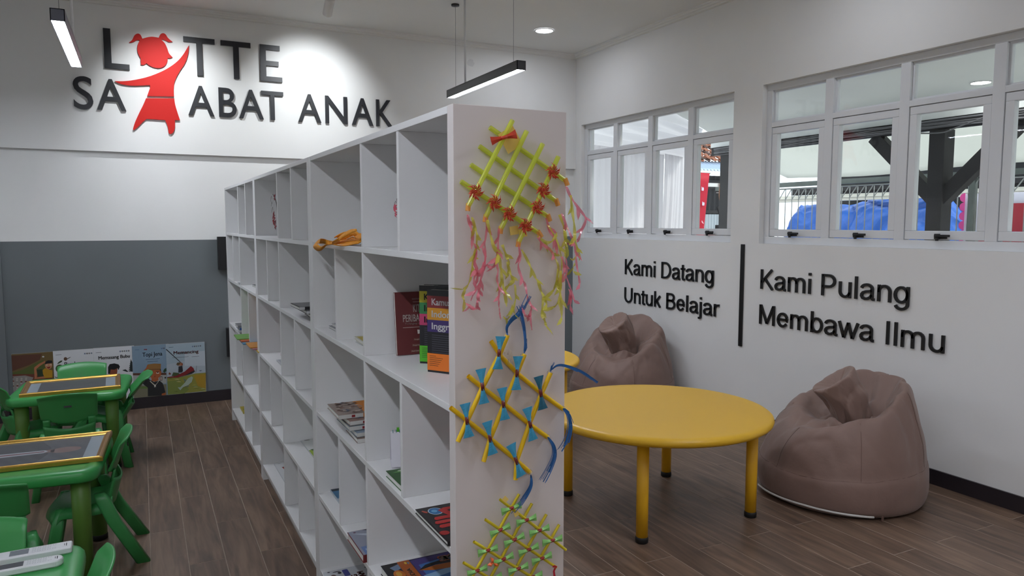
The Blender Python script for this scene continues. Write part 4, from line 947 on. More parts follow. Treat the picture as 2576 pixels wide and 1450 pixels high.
def d4(a, P, W):
    a.poly('7f97ab', P((205, 215), (980, 165), (980, 480), (205, 560))); x0, z = W(262, 285); stripes(a, x0, x0 + .034, z, '55708a'); p = W(475, 285); a.text('b02a2a', 'ma', p[0], p[1], width=.022, height=.009, bold=.05)
    icons(a, W(945, 240)[0] + .012, W(875, 242)[1], 2); p, q = W(442, 452), W(890, 400); a.text(None, 'Topi Jena', p[0], p[1] - .006, width=q[0] - p[0], height=.046, bold=.012)
    for u0, u1, v in ((512, 835, 505), (550, 790, 555)): stripes(a, W(u0, v)[0], W(u1, v)[0], W(u0, v)[1], '4a5f75')
    a.poly('5b3a2c', P((215, 810), (980, 800), (980, 870), (215, 860))); a.poly('a6a9a6', P((215, 860), (985, 850), (985, 1040), (215, 1100))); a.poly('77745f', P((215, 1100), (985, 1060), (990, 1320), (215, 1380))); a.poly('5f7a3c', P((320, 1120), (560, 1110), (560, 1160), (330, 1165)))
    a.poly('33302f', P((830, 890), (890, 880), (890, 975), (835, 980))); a.poly('b9a29a', P((842, 900), (880, 893), (880, 965), (845, 968))); a.poly(None, ell_px(W, 960, 912, 24, 24, 4)); a.poly('2f4a30', P((905, 770), (940, 710), (980, 690), (985, 760), (940, 800)))
    a.poly('222426', P((380, 990), (560, 900), (620, 960), (700, 1010), (830, 980), (900, 1040), (930, 1120), (965, 1260), (880, 1280), (890, 1330), (560, 1335), (560, 1140), (480, 1080))); a.poly('a35f36', P((520, 690), (555, 610), (600, 610), (560, 760), (520, 830), (450, 770)))
    a.poly('a3592f', P((640, 930), (800, 920), (805, 970), (730, 1005), (650, 985))); a.poly('a85c33', P((560, 740), (580, 720), (850, 720), (870, 780), (860, 860), (800, 920), (720, 955), (650, 930), (590, 860))); a.poly('7b9ab0', P((575, 920), (610, 910), (640, 980), (610, 970)))
    a.poly('936a38', P((560, 610), (700, 590), (858, 595), (855, 710), (850, 735), (580, 740))); a.poly('7a5730', P((580, 715), (852, 705), (850, 735), (580, 742))); a.poly(None, P((572, 740), (590, 735), (585, 800), (568, 790))); a.poly(None, P((838, 715), (856, 715), (856, 770), (842, 760)))
    for u, v in ((648, 812), (785, 802)):
        a.poly('e6e2dc', ell_px(W, u, v, 34, 19, 12)); a.poly('3a2018', ell_px(W, u, v - 5, 15, 14, 10)); a.poly('8a4526', P((u - 36, v - 8), (u - 34, v - 22), (u + 34, v - 24), (u + 36, v - 10)))
    a.poly('3b2119', P((615, 780), (680, 765), (685, 772), (618, 790))); a.poly('3b2119', P((745, 765), (812, 772), (810, 782), (745, 772))); a.poly('74301f', P((695, 888), (720, 880), (745, 886), (722, 898))); a.poly('7d3f24', P((705, 850), (722, 842), (742, 850), (722, 860)))
    for s_ in ((610, 990, 715, 1085), (830, 960, 735, 1085)): a.poly('cfc9b4', P((s_[0] - 8, s_[1]), (s_[0] + 8, s_[1] - 6), (s_[2] + 10, s_[3] - 6), (s_[2] - 8, s_[3] + 6)))
    a.poly('d8d5cc', P((708, 1070), (745, 1068), (738, 1135), (725, 1110), (708, 1138)))
    a.poly('a3592f', P((880, 1275), (968, 1250), (965, 1305), (875, 1315)))
def d5(a, P, W):
    a.poly('9fb0bb', P((975, 165), (1850, 110), (1860, 420), (1500, 500), (975, 620))); a.poly('b8c1c9', P((1400, 330), (1860, 300), (1870, 640), (1400, 640))); x0, z = W(1038, 228); stripes(a, x0, x0 + .035, z, '556677'); icons(a, W(1800, 190)[0] + .004, W(1640, 195)[1], 5)
    a.poly('8b8a3e', P((985, 905), (1300, 900), (1640, 815), (1880, 795), (1885, 1215), (1000, 1300))); a.poly('76823f', P((985, 1000), (1300, 960), (1500, 1180), (1400, 1275), (1000, 1300))); a.poly('a58427', P((1600, 850), (1885, 820), (1885, 1180), (1700, 1100)))
    for i in range(22):
        u, v = 1010 + (i * 197) % 800, 940 + (i * 71) % 300; a.poly(('5f6a2f', 'b9ac55', '98a07a')[i % 3], P((u, v), (u + 70, v - 16), (u + 130, v + 4), (u + 60, v + 3)))
    p, q = W(1150, 415), W(1715, 360); a.text('a8201f', 'Memancing', p[0], p[1] + .003, width=q[0] - p[0], height=.036, bold=.014)
    for u0, u1, v in ((1120, 1490, 462), (1560, 1730, 438)): stripes(a, W(u0, v)[0], W(u1, v)[0], W(u0, v)[1], '6b7078', .003)
    a.poly('26282c', P((975, 255), (990, 262), (1300, 545), (1290, 555), (975, 275))); a.poly('8a4d33', P((1300, 550), (1360, 590), (1355, 630), (1310, 640), (1290, 600))); a.poly('a56a4a', ell_px(W, 1290, 605, 38, 34)); a.poly('5b4a33', P((1210, 610), (1230, 570), (1310, 555), (1290, 600), (1250, 640)))
    a.poly('25262a', P((1260, 655), (1345, 640), (1360, 760), (1330, 790), (1255, 795))); a.poly('42532f', P((1105, 870), (1140, 790), (1250, 800), (1300, 830), (1200, 880))); a.poly('7b4228', P((1030, 830), (1050, 785), (1090, 820), (1070, 845)))
    a.poly('7d1e22', P((985, 900), (1200, 870), (1400, 770), (1540, 645), (1600, 690), (1630, 770), (1560, 815), (1400, 860), (1250, 905), (1000, 912))); a.poly('2a2226', P((1400, 862), (1560, 770), (1625, 745), (1632, 775), (1560, 820)))
    a.poly('9fae9f', P((1240, 1130), (1300, 1130), (1400, 1030), (1470, 930), (1560, 880), (1590, 910), (1560, 1010), (1480, 1080), (1360, 1130), (1300, 1200))); a.poly('6f8074', P((1370, 930), (1440, 960), (1400, 1010))); a.poly('6f8074', P((1420, 1110), (1500, 1090), (1480, 1120)))
    a.poly('566070', P((1720, 745), (1800, 740), (1760, 765))); a.poly('4b5058', P((1668, 640), (1674, 640), (1660, 780), (1650, 810), (1652, 780)))
board(-.937, -.64, .529, 6.8355, 'brown and green book board with child in yellow shirt, leftmost against far wall', '6d5a35', d1, gL)
board(-.661, -.36, .5325, 6.8305, 'white book board with green fruits, behind the green chair back', paper_m, d2, gL)
board(-.381, -.085, .535, 6.8265, 'white book board titled Memasang Bubu with palm leaves', paper_m, d3, gL)
board(-.103, .175, .531, 6.8225, 'pale blue book board titled Topi Jena with a boy in a straw hat', '7f97ab', d4, gR)
board(.153, .456, .529, 6.8185, 'book board titled Memancing with red boat and jumping fish, rightmost', 'aab4bd', d5, gR)

# ------------------------------------------------------------------ books and things on the shelves
pages_m = mat('book_pages', (.70, .69, .66), .8, bump=(300, .3, .001))
def flat_book(label, s, d, z, ls, ld, th, cover, ang=0.0, spine='near', group=None, art=None, name='book', soft=False, cat='book', under=None):
    """a book lying flat; s,d: its far front corner on the shelf; ls along the row, ld into the shelf"""
    root = thing(name, label, cat, tuple(shelf_pt(s, d, z)), -SA + ang, group)
    cv = pm(cover) if isinstance(cover, str) else cover; t_ = .0012 if th > .006 else th * .25
    m_ = MB(); m_.box((0, -ls, 0), (ld, 0, t_)); m_.box((0, -ls, th - t_), (ld, 0, th))
    if spine == 'near': m_.box((0, -ls, t_), (ld, -ls + .0015, th - t_))
    else: m_.box((ld - .0015, -ls, t_), (ld, 0, th - t_))
    m_.build('cover', cv, root)
    m_ = MB(); m_.box((.0025, -ls + .0016, t_), (ld - .0025, -.0025, th - t_)); m_.build('pages', pages_m, root)
    if art:
        a = Art(Matrix.Translation((0, 0, th))); b = Art(Matrix(((1, 0, 0, 0), (0, 0, -1, -ls), (0, 1, 0, 0), (0, 0, 0, 1)))); art(a, b, ls, ld, th)
        if a.mats: a.build(root, world=False)
        if b.mats: b.build(root, 'spine_print', world=False)
    return root
def rectp(a, b, c, d): return [(a, b), (c, b), (c, d), (a, d)]
B = SZ
# stack of five comics, tier three of the near bookcase
def comic(top, right, seed):
    def f(a, b, ls, ld, th):
        r_ = random.Random(seed); a.poly(top, rectp(ld * .38, -ls + .002, ld * .8, -.002))
        for i in range(40):
            x, y = r_.uniform(.005, ld * .36), r_.uniform(-ls + .01, -.01); a.poly(r_.choice(['7a5a4a', 'b9aaa0', '5b4038', '8f8a90', '3f5a7a']), [(x, y), (x + r_.uniform(.01, .03), y + r_.uniform(-.012, .012)), (x + r_.uniform(.0, .02), y + r_.uniform(.008, .02))])
        b.poly('c9c8c4', rectp(0, .001, ld * .36, th - .001)); b.poly('8c1f24', rectp(ld * .19, th * .2, ld * .24, th * .75)); b.poly(right, rectp(ld * .36, 0, ld, th)); b.text('e0ddd8', 'Why?', ld * .46, th * .25, height=th * .45, bold=.03)
    return f
for i, (s, d, cov, top, sp, lab) in enumerate(((2.70, .035, '8c7a72', '94463a', 'a04a30', 'red comic at the bottom of the comic stack'), (2.715, .028, '7f8fa0', '7d8ea3', '5a6e8c', 'blue and white comic second from the bottom of the comic stack'),
        (2.745, .012, '7d8a92', '6f8a72', '506478', 'greyish comic in the middle of the comic stack'), (2.75, .01, '8a7068', '8a5a58', '4b2350', 'purple-spined comic second from the top of the stack'), (2.785, -.012, '96867e', 'cf8030', 'c8741c', 'orange comic on top of the comic stack'))):
    flat_book(lab, s, d, B[2] + .0002 + i * .0176, .185, .25, .016, cov, R((-2, 1, 0, 2, -1)[i]), 'near', 'stacked comics in the near bookcase', comic(top, sp, i))
# stack of black comics, middle bookcase
def black_spine(a, b, ls, ld, th):
    b.poly('c4c4c4', rectp(0, .0008, ld * .1, th - .0008)); b.poly('b3202a', ellipse(ld * .28, th / 2, .009, th * .28, 12)); b.text('e4e4e4', 'Why? Pre', ld * .36, th * .25, height=th * .55, bold=.03)
    a.poly('77787a', rectp(.004, -ls + .004, ld - .004, -.004))
for i, (s, d) in enumerate(((3.335, .045), (3.40, .035), (3.46, .018), (3.50, -.008))):
    flat_book(('black comic at the bottom of the black stack', 'black comic second from bottom of the black stack', 'black comic second from top of the black stack', 'black comic on top of the black stack, white Why? on its spine')[i], s, d, B[1] + .0002 + i * .0144, .19, .24, .0133, '1b1b1d', R((1, -2, 0, 1)[i]), 'near', 'stacked black comics in the middle bookcase', black_spine)
# near bookcase
def art_green(a, b, ls, ld, th):
    a.poly('2f5a2c', rectp(.004, -ls + .003, ld, -.003)); a.poly('1b2418', [(.03, -.09), (.09, -.05), (ld, -.06), (ld, -ls), (.05, -ls)]); a.poly('5f9a4c', [(.01, -.03), (.06, -.012), (ld, -.01), (ld, -.04), (.08, -.04)]); a.poly('c08a3a', ellipse(.12, -.08, .03, .025, 14)); a.poly('b9c7b0', ellipse(.05, -.02, .02, .008, 10))
flat_book('green picture book lying under the desk calendar', 2.142, .014, B[2] + .0002, .172, .21, .018, '2c5a2a', 0, 'near', None, art_green)
def art_red(a, b, ls, ld, th):
    a.poly('232022', rectp(.002, -ls + .002, ld - .002, -.002)); a.poly('c2cdd6', ellipse(.043, -.037, .0195, .024, 24)); a.poly('2f70a8', ellipse(.043, -.037, .0175, .0215, 24)); a.poly('6aa5cc', ellipse(.040, -.036, .008, .009, 12))
    a.poly('b54a38', [(.008, -.024), (.013, -.020), (.022, -.034), (.019, -.041), (.013, -.037)])
    R_ = 'b02a2a'
    a.poly(R_, [(.050, -.036), (.070, -.024), (.13, -.026), (.19, -.03), (.19, -.13), (.10, -.13), (.075, -.10), (.062, -.075)])
    for k, (x, y) in enumerate(((.020, -.088), (.012, -.114), (.014, -.140), (.034, -.160))): a.poly(R_, [(x, y), (x + .006, y + .012), (.05, y + .012), (.12, y + .002), (.12, y - .022), (.05, y - .006), (x + .004, y - .008)])
    a.poly('9a2626', ellipse(.012, -.178, .013, .013, 14)); a.poly('1c1a1c', [(.073, -.045), (.085, -.04), (.085, -.05), (.076, -.056)]); a.poly(R_, [(.03, -.178), (.045, -.165), (.09, -.168), (.09, -.195), (.045, -.19)]); a.text('c9c9c9', 'D', .035, -.222, height=.018, bold=.03)
flat_book('black book with red robot drawing, under the open cell by the bookcase end', 1.828, -.004, B[2] + .0002, .228, .205, .011, '232022', 0, 'near', None, art_red)
def art_blue(a, b, ls, ld, th):
    a.poly('2a2c52', rectp(.002, -ls + .002, ld - .002, -.002)); a.poly('453a78', [(.095, -.01), (.235, -.002), (.235, -ls), (.095, -ls)]); a.poly('3f6fb0', [(.11, -.05), (.235, -.03), (.235, -.14), (.11, -.2)]); a.poly('8fb4d6', [(.10, -.125), (.235, -.10), (.235, -.13), (.10, -.16)])
    a.poly('171a1c', [(.10, -.085), (.13, -.058), (.18, -.05), (.235, -.056), (.235, -.08), (.16, -.072), (.11, -.085)]); a.poly('b0601e', [(.10, -.087), (.16, -.074), (.235, -.08), (.235, -.105), (.19, -.112), (.14, -.105)])
    a.poly('151416', rectp(.002, -ls + .002, .05, -.002)); a.poly('6d7f9a', [(.02, -.03), (.06, -.012), (.05, -.05), (.03, -.06)]); a.poly('c06a1e', ellipse(.035, -.085, .018, .03, 16)); a.poly('7c2838', ellipse(.03, -.135, .02, .02, 12)); a.poly('d09a3a', ellipse(.034, -.082, .009, .018, 10))
    a.poly('a8551c', rectp(.052, -ls + .002, .092, -.002)); T_ = a.T; a.T = T_ @ Matrix.Translation((.078, -.26, 0)) @ Matrix.Rotation(R(90), 4, 'Z'); a.text('e0dcd2', 'ENSIKLOPEDIA', 0, 0, width=.2, height=.014, bold=.03)
    a.T = T_; a.poly('d6b43a', ellipse(.076, -.02, .004, .009, 10)); a.poly('4a86b0', ellipse(.084, -.024, .003, .007, 10)); a.text('b0501e', 'SM', .185, -.06, width=.045, height=.034, bold=.09); a.text('e8e2da', 'SM', .187, -.058, width=.041, height=.03, bold=.03)
flat_book('thick blue encyclopedia with orange strip, lowest by the bookcase end', 2.232, .020, B[3] + .0002, .295, .245, .028, '1c1c22', 0, 'near', None, art_blue)
def art_grey(a, b, ls, ld, th):
    a.poly('8a8d9c', rectp(.002, -ls + .002, ld, -.002)); a.poly('3f4352', [(.05, -.002), (ld, -.002), (ld, -.05), (.09, -.03)]); a.poly('b9bfca', [(.01, -.02), (.09, -.05), (ld, -.06), (ld, -.09), (.06, -.06)]); a.poly('2f3038', [(.07, -.08), (.13, -.07), (ld, -.1), (ld, -.13), (.1, -.12)])
    a.poly('b5463a', ellipse(.115, -.10, .014, .007, 10)); a.poly('5f78a8', [(.01, -.14), (.1, -.13), (ld, -.15), (ld, -ls + .002), (.01, -ls + .002)]); a.poly('9fb4d8', [(.02, -.16), (.06, -.15), (.05, -.19), (.02, -.185)]); a.poly('5b2340', rectp(.018, -.02, .026, -.012)); b.poly('6d1f22', rectp(0, 0, ld, th)); b.poly('9a6a6a', rectp(.05, th * .4, .1, th * .55))
flat_book('blue-grey book with dark red spine, lower middle cell of the near bookcase', 2.540, -.008, B[3] + .0002, .205, .2, .026, '6d1f22', 0, 'near', None, art_grey)
def art_sea(a, b, ls, ld, th): a.poly('4a7fa8', rectp(.003, -ls + .003, ld, -.003)); a.poly('20303c', rectp(.003, -.03, ld, -.003)); a.poly('a9c6d6', ellipse(.06, -.06, .03, .012, 10)); a.poly('7a4a38', ellipse(.07, -.1, .02, .02, 10)); a.poly('b4bcc6', rectp(.003, -ls + .003, ld, -.12))
flat_book('thin blue and white book, lower left cell of the near bookcase', 3.045, .05, B[3] + .0002, .17, .2, .008, 'b9c2cc', 0, 'near', None, art_sea)
def art_mag(a, b, ls, ld, th):
    a.poly('c3c6cb', rectp(.003, -ls + .003, ld - .003, -.003)); T_ = a.T
    for i, (tx, x) in enumerate((('ALAM', .15), ('ANG', .12))): a.T = T_ @ Matrix.Translation((x, -.15, 0)) @ Matrix.Rotation(R(90), 4, 'Z'); a.text('8a3a2c', tx, 0, 0, height=.024, bold=.05)
    a.T = T_; a.poly('3a3f8a', rrect_at(.085, -.045, .012, .03)); a.poly(None, ellipse(.05, -.02, .016, .004, 10)); a.poly(None, ellipse(.06, -.035, .008, .01, 10)); a.poly('5a3a34', ellipse(.03, -.06, .012, .02, 10)); a.poly(None, ellipse(.02, -.012, .006, .004, 8))
    for k in range(5): a.poly('4a4a4a', [(.165 + k * .006, -.03 - k * .01), (.168 + k * .006, -.045 - k * .01), (.17 + k * .006, -.03 - k * .01)])
    a.poly(None, ellipse(.185, -.03, .006, .014, 10))
def rrect_at(cx, cy, w_, d_): return [(cx + x, cy + y) for x, y in rrect(w_, d_, min(w_, d_) * .5, 4)]
flat_book('white magazine with red lettering on the bottom board of the near bookcase', 2.995, .003, B[4] + .0002, .26, .2, .006, 'c3c6cb', 0, 'far', None, art_mag)
def plain(c2): return lambda a, b, ls, ld, th: a.poly(c2, rectp(.006, -ls + .006, ld - .006, -.006))
flat_book('thin grey booklet, left cell of tier two in the near bookcase', 3.0, .05, B[1] + .0002, .17, .2, .010, '9a9da2', 0, 'near', 'two booklets in the left cell', plain('6f7378'))
flat_book('thin white booklet on the grey one, left cell of tier two in the near bookcase', 2.985, .058, B[1] + .0104, .16, .19, .010, 'b5b7ba', R(2), 'near', 'two booklets in the left cell', plain('7d8086'))
flat_book('white book beneath the yellow one, second cell of tier two in the near bookcase', 2.60, .05, B[1] + .0002, .19, .2, .012, 'b8bbbf', 0, 'near', None, plain('9b9ea2'))
def art_yel(a, b, ls, ld, th): a.poly('b9a63a', rectp(.004, -ls + .004, ld - .004, -.02)); a.poly('55504a', ellipse(.06, -.09, .03, .04, 12))
flat_book('yellow and white book on top, second cell of tier two in the near bookcase', 2.595, .046, B[1] + .0124, .18, .2, .010, 'c3c2b4', R(-3), 'near', None, art_yel)
# middle bookcase
def art_book1(a, b, ls, ld, th):
    a.poly('d4d6d4', rectp(.002, -ls + .002, ld - .002, -.002)); a.poly('9ab33a', rectp(.002, -ls + .002, ld - .002, -.19)); a.poly('3f5a3c', [(.01, -.18), (.06, -.17), (.07, -.2), (.02, -.21)]); a.poly('3a3c3c', ellipse(.03, -.012, .016, .005, 10)); a.poly('3a3c3c', ellipse(.09, -.012, .02, .006, 10))
    for k in range(9): a.poly('4a4d4d', ellipse(.075 + (k % 3) * .026, -.06 - k * .011, .011, .0035, 8, rot=k * .9))
flat_book('white and lime booklet, wide lower cell of the middle bookcase', 3.825, .085, B[3] + .0002, .30, .2, .006, 'c9cccc', 0, 'far', None, art_book1)
def art_post(a, b, ls, ld, th):
    a.poly('cfd0d2', rectp(.002, -ls + .002, ld - .002, -.002)); a.poly('a8281c', [(.03, -.09), (.065, -.085), (.085, -.15), (.11, -.235), (.06, -.24), (.04, -.17)]); a.poly('6d1a16', [(.03, -.09), (.065, -.085), (.062, -.1), (.034, -.105)]); a.poly('c04a50', rectp(.10, -.08, .125, -.02)); a.poly('40464c', ellipse(.075, -.262, .01, .006, 8)); a.poly('40464c', ellipse(.1, -.31, .006, .012, 8)); a.poly('4a4a50', rectp(.02, -.02, .035, -.016))
flat_book('white picture book with red strip on the bottom board of the middle bookcase', 4.535, .06, B[4] + .0002, .35, .21, .006, 'c4c6c9', 0, 'far', None, art_post)
flat_book('pink booklet at the back, tier three of the middle bookcase', 4.44, .10, B[2] + .0002, .16, .18, .008, 'c08a98', 0, 'near', None, plain('a88a98'))
flat_book('white booklet in front of the pink one, tier three of the middle bookcase', 4.255, .045, B[2] + .0002, .17, .15, .008, 'c4c6cc', 0, 'near', None, plain('a9adb5'))
m_ = MB(); t = thing('folder', 'red folder standing at the back, tier three of the middle bookcase', 'folder', tuple(shelf_pt(4.09, .1, B[2] + .0004)), -SA); m_.box((0, 0, 0), (.18, .014, .17)); m_.build('cover', pm('d23a48'), t); m_ = MB(); m_.box((.002, .002, .168), (.178, .012, .171)); m_.build('papers', pages_m, t)
# farthest bookcase
for i, (c1_, c2_) in enumerate((('55585c', '7a7d82'), ('b8bbc0', '8a8d92'), ('3a5f9a', '4a6fa8'), ('8a8c90', '6f7276'))):
    flat_book(('dark grey book at the bottom of the far left stack', 'white book second from bottom of the far left stack', 'blue book second from top of the far left stack', 'grey book on top of the far left stack')[i], 5.535 + .008 * i, .0 - .006 * i, B[2] + .0002 + i * .0152, .16, .2, .0148, c1_, R((1, -2, 2, 0)[i]), 'near', 'stacked books in the farthest bookcase', plain(c2_))
for i, (s, d, cc, lab) in enumerate(((5.06, -.045, '4a7fa0', 'blue paper folder at the bottom, overhanging in the farthest bookcase'), (5.13, -.05, 'b5582a', 'orange paper folder in the middle, overhanging in the farthest bookcase'), (5.20, -.06, '6a9a4a', 'green paper folder on top, overhanging in the farthest bookcase'))):
    flat_book(lab, s + .08, d, B[2] + .0002 + i * .0062, .22, .26, .006, cc, R((0, 1, -1)[i]), 'near', 'coloured folders in the farthest bookcase', plain(cc))
for i, (s, d, cc, lab) in enumerate(((4.78, -.005, 'c4a22c', 'yellow folder under the orange one, farthest bookcase'), (4.86, -.03, 'b07a8a', 'pink folder between yellow and orange, farthest bookcase'), (4.89, -.035, 'c08438', 'orange folder on top at right, farthest bookcase'))):
    flat_book(lab, s, d, B[2] + .0002 + i * .0062, .21, .26, .006, cc, R((0, 2, 0)[i]), 'near', 'warm folders in the farthest bookcase', plain(cc))
flat_book('thin white booklet in the second tier of the farthest bookcase', 5.50, .0, B[1] + .0002, .1, .18, .010, 'a9adb2', 0, 'near', None, plain('8a8e94'))
flat_book('thin dark booklet in the second tier of the farthest bookcase', 5.22, .06, B[1] + .0002, .12, .18, .012, '6a6d70', R(4), 'near', None, plain('4c4f52'))
def art_y(a, b, ls, ld, th): a.poly('b5a42c', rectp(.002, -ls + .002, ld - .002, -.002)); a.poly('a83a2c', ellipse(.045, -.04, .022, .012, 12)); a.poly('8a8f2c', rectp(.01, -.12, .06, -.08)); a.poly('d0c84a', ellipse(.06, -.15, .03, .02, 12))
flat_book('yellow picture book on the bottom board of the farthest bookcase', 6.07, .055, B[4] + .0002, .2, .18, .012, 'b5a42c', 0, 'near', None, art_y)
flat_book('orange book beside the yellow one, bottom board of the farthest bookcase', 5.86, .075, B[4] + .0002, .16, .15, .012, 'a8501e', 0, 'near', None, plain('b85e2a'))
flat_book('grey book nearest on the bottom board of the farthest bookcase', 5.69, .06, B[4] + .0002, .09, .16, .010, '777a7d', 0, 'near', None, plain('60666a'))

def stand_book(label, o, ax, h, w_, th, cover, draw=None, lean=0.0, group=None, name='book'):
    """standing book: o its lower left front corner, ax the direction of its width seen from the front"""
    ax = V(ax).normalized(); nrm = ax.cross(UPV); ang = atan2(ax.y, ax.x); root = thing(name, label, 'book', tuple(o), ang, group)
    root.rotation_euler = (lean, 0, ang); cv = pm(cover) if isinstance(cover, str) else cover; m_ = MB()
    m_.box((0, 0, 0), (w_, .0015, h)); m_.box((0, th - .0015, 0), (w_, th, h)); m_.box((w_ - .0015, .0015, 0), (w_, th - .0015, h)); m_.build('cover', cv, root)
    m_ = MB(); m_.box((.0008, .0015, .0015), (w_ - .0015, th - .0015, h - .0015)); m_.build('pages', pages_m, root)
    if draw: a = Art(Matrix(((1, 0, 0, 0), (0, 0, -1, 0), (0, 1, 0, 0), (0, 0, 0, 1)))); draw(a, w_, h); a.build(root, world=False)
    return root
def kita(a, w_, h):
    a.poly('682e2e', rectp(0, 0, w_, h)); E_ = 'd8cfc8'
    a.text('a89890', 'RAHMAWATI FITRI', .058, h - .026, width=.05, height=.005, bold=.02); a.poly('c9bcb4', rectp(.06, h - .034, .106, h - .033)); a.text(E_, 'KITAB', .06, h - .066, width=.043, height=.024, bold=.016)
    a.text(E_, 'PERIBAHASA', .024, h - .097, width=.102, height=.023, bold=.016); a.text('b0a098', 'Terlengkap dan Terbaru', .030, h - .108, width=.09, height=.0075, bold=.01); a.poly('c9bcb4', rectp(.022, h - .116, .128, h - .1148))
    for k in range(3): a.poly(E_, [(.070 + k * .008, h - .124), (.078 + k * .008, h - .125), (.0785 + k * .008, h - .137), (.071 + k * .008, h - .138)])
    for i, tx in enumerate(('Fungsi Peribahasa', 'Pengertian Peribahasa', 'Asal-Usul dan Sejarah')): z = h - .157 - i * .0185; a.poly('70463c', rectp(.056 - .006 * i, z - .003, .112, z + .006)); a.text('c9bcb4', tx, .059 - .006 * i, z - .001, width=.046 + .006 * i, height=.0045, bold=.02)
o = shelf_pt(2.262, .096, B[1] + .0018)
stand_book('dark red book titled Kitab Peribahasa standing against the shelf divider', o, NSH - DSH * .02, .203, .15, .013, '682e2e', kita, R(-7))
def kamus(cols, words, ink, foot, seed):
    def f(a, w_, h):
        a.poly('1a181e', rectp(0, 0, w_, h))
        for i, (c, t_) in enumerate(zip(cols, words)): z = h - .017 - .0345 * (i + 1); a.poly(c, rectp(0, z, w_, z + .0345)); a.text(ink, t_, .016, z + .008 - (.006 if 'g' in t_ else 0), width={'Kamus': .064, 'Indonesia': .108, 'Inggris': .076}[t_], height=.0185 + (.006 if 'g' in t_ else 0), bold=.022)
        for i in range(11): z = h - .13 - i * .0062; a.poly('4f4d5a', rectp(.016, z, w_ - .012 - (i * 37 % 5) * .006, z + .0015))
        a.poly(foot, rectp(0, .006, w_, .055))
        for i in range(6): a.poly('3a2a18' if foot == 'e0751c' else '1f3a18', rectp(.008, .047 - i * .0055, .03 + (i * 13 % 7) * .004, .0482 - i * .0055))
    return f
ax = (-DSH * .061 + NSH * .041)
stand_book('dictionary with red, amber and purple bands, Kamus Indonesia Inggris, in front', shelf_pt(1.983, .094, B[1] + .0003), ax, .237, .16, .03, '1a181e', kamus(('7a2024', 'c0851e', '3c2a66'), ('Kamus', 'Indonesia', 'Inggris'), 'e6e4e6', 'e0751c', 1), 0, 'dictionaries standing on tier two')
stand_book('dictionary with yellow, green and pink bands, half behind the red-banded one', shelf_pt(2.114, .118, B[1] + .0003), -DSH * .045 + NSH * .05, .238, .16, .04, '1a181e', kamus(('b3a91e', '2f7a46', 'b83a66'), ('Kamus', 'Inggris', 'Indonesia'), '141316', '4fae1e', 2), 0, 'dictionaries standing on tier two')
stand_book('dark dictionary at the back, only its black top showing behind the others', shelf_pt(2.0035, .124, B[1] + .0003), ax, .246, .16, .02, '17161a', None, 0, 'dictionaries standing on tier two')
stand_book('thin brown book standing against a divider of the farthest bookcase', shelf_pt(5.3695, .003, B[3] + .0003), NSH, .24, .16, .014, '4a2d22', None, 0)
stand_book('dark red book standing at the right of a low cell, farthest bookcase', shelf_pt(4.675, .10, B[3] + .0003), NSH, .18, .14, .014, '7a1420', None, 0)

# desk calendar
cal_m = mat('calendar_card', (.68, .66, .72), .6)
root = thing('desk_calendar', 'small white tent-shaped desk calendar beside the green book', 'calendar', tuple(shelf_pt(2.248, .064, B[2] + .0008)), -SA - .25)
m_ = MB()
for y0, y1 in ((-.045, 0), (.04, .002)): m_.add([(0, y0, 0), (.15, y0, 0), (.15, y1, .105), (0, y1, .105)], [(0, 1, 2, 3)])
m_.add([(0, -.045, .0006), (.15, -.045, .0006), (.15, .04, .0006), (0, .04, .0006)], [(0, 1, 2, 3)]); m_.build('card_stand', cal_m, root, solid=.001)
m_ = MB(); m_.add([(.002, -.0475, .004), (.148, -.0475, .004), (.148, -.004, .103), (.002, -.004, .103)], [(0, 1, 2, 3)]); m_.build('leaf', cal_m, root, solid=.0008)
m_ = MB()
for k in range(14): m_.tube([(.008 + k * .0103 , .005 * cos(a), .105 + .006 * sin(a)) for a in [2 * pi * j / 10 for j in range(10)]], .0009, 5, closed=True)
m_.build('ring_binding', mat('teal_wire', '#2d7f86', .4), root)
m_ = MB(); m_.box((.02, -.003, .105), (.028, .003, .118)); m_.build('marker_tab', mat('lime_tab', '#5cc02c', .5), root)
# ------------------------------------------------------------------ cloth on the upper shelf, flowers, boxes on the far wall
orange_cloth = mat('orange_cloth', '#f2a22e', .75, var=(60, .1))
bag = thing('tote_bag', 'orange cloth bag with a looped strap hanging over the shelf edge', 'bag', tuple(shelf_pt(2.45, .05, B[0])), 0)
def bs(u, v, off=0.0): return shelf_px(780 + u * .05516, 560 + v * .05517, off)
top_e = [(1000, 870), (760, 770), (520, 745), (400, 790), (280, 900), (175, 1040), (160, 1110)]
m_ = MB()
L1 = [bs(*p, -.012 - .004 * i) for i, p in enumerate(spline([(1010, 850), (880, 830), (760, 795), (600, 750), (480, 745)], 4))]; L2 = [bs(*p, -.045) for p in spline([(1000, 960), (880, 1000), (760, 990), (600, 955), (420, 955)], 4)]
n = min(len(L1), len(L2)); m_.add([q for i in range(n) for q in (L1[i], L2[i])], [(2 * i, 2 * i + 1, 2 * i + 3, 2 * i + 2) for i in range(n - 1)], True)
L1 = [bs(*p, -.02) for p in spline([(480, 745), (380, 800), (260, 920), (180, 1030), (150, 1110), (200, 1200), (320, 1290), (440, 1300)], 4)]; L2 = [bs(*p, -.05) for p in spline([(420, 955), (360, 960), (330, 965), (340, 985), (360, 1000), (420, 1070), (500, 1100), (560, 1095)], 4)]
n = min(len(L1), len(L2)); m_.add([q for i in range(n) for q in (L1[i], L2[i])], [(2 * i, 2 * i + 1, 2 * i + 3, 2 * i + 2) for i in range(n - 1)], True)
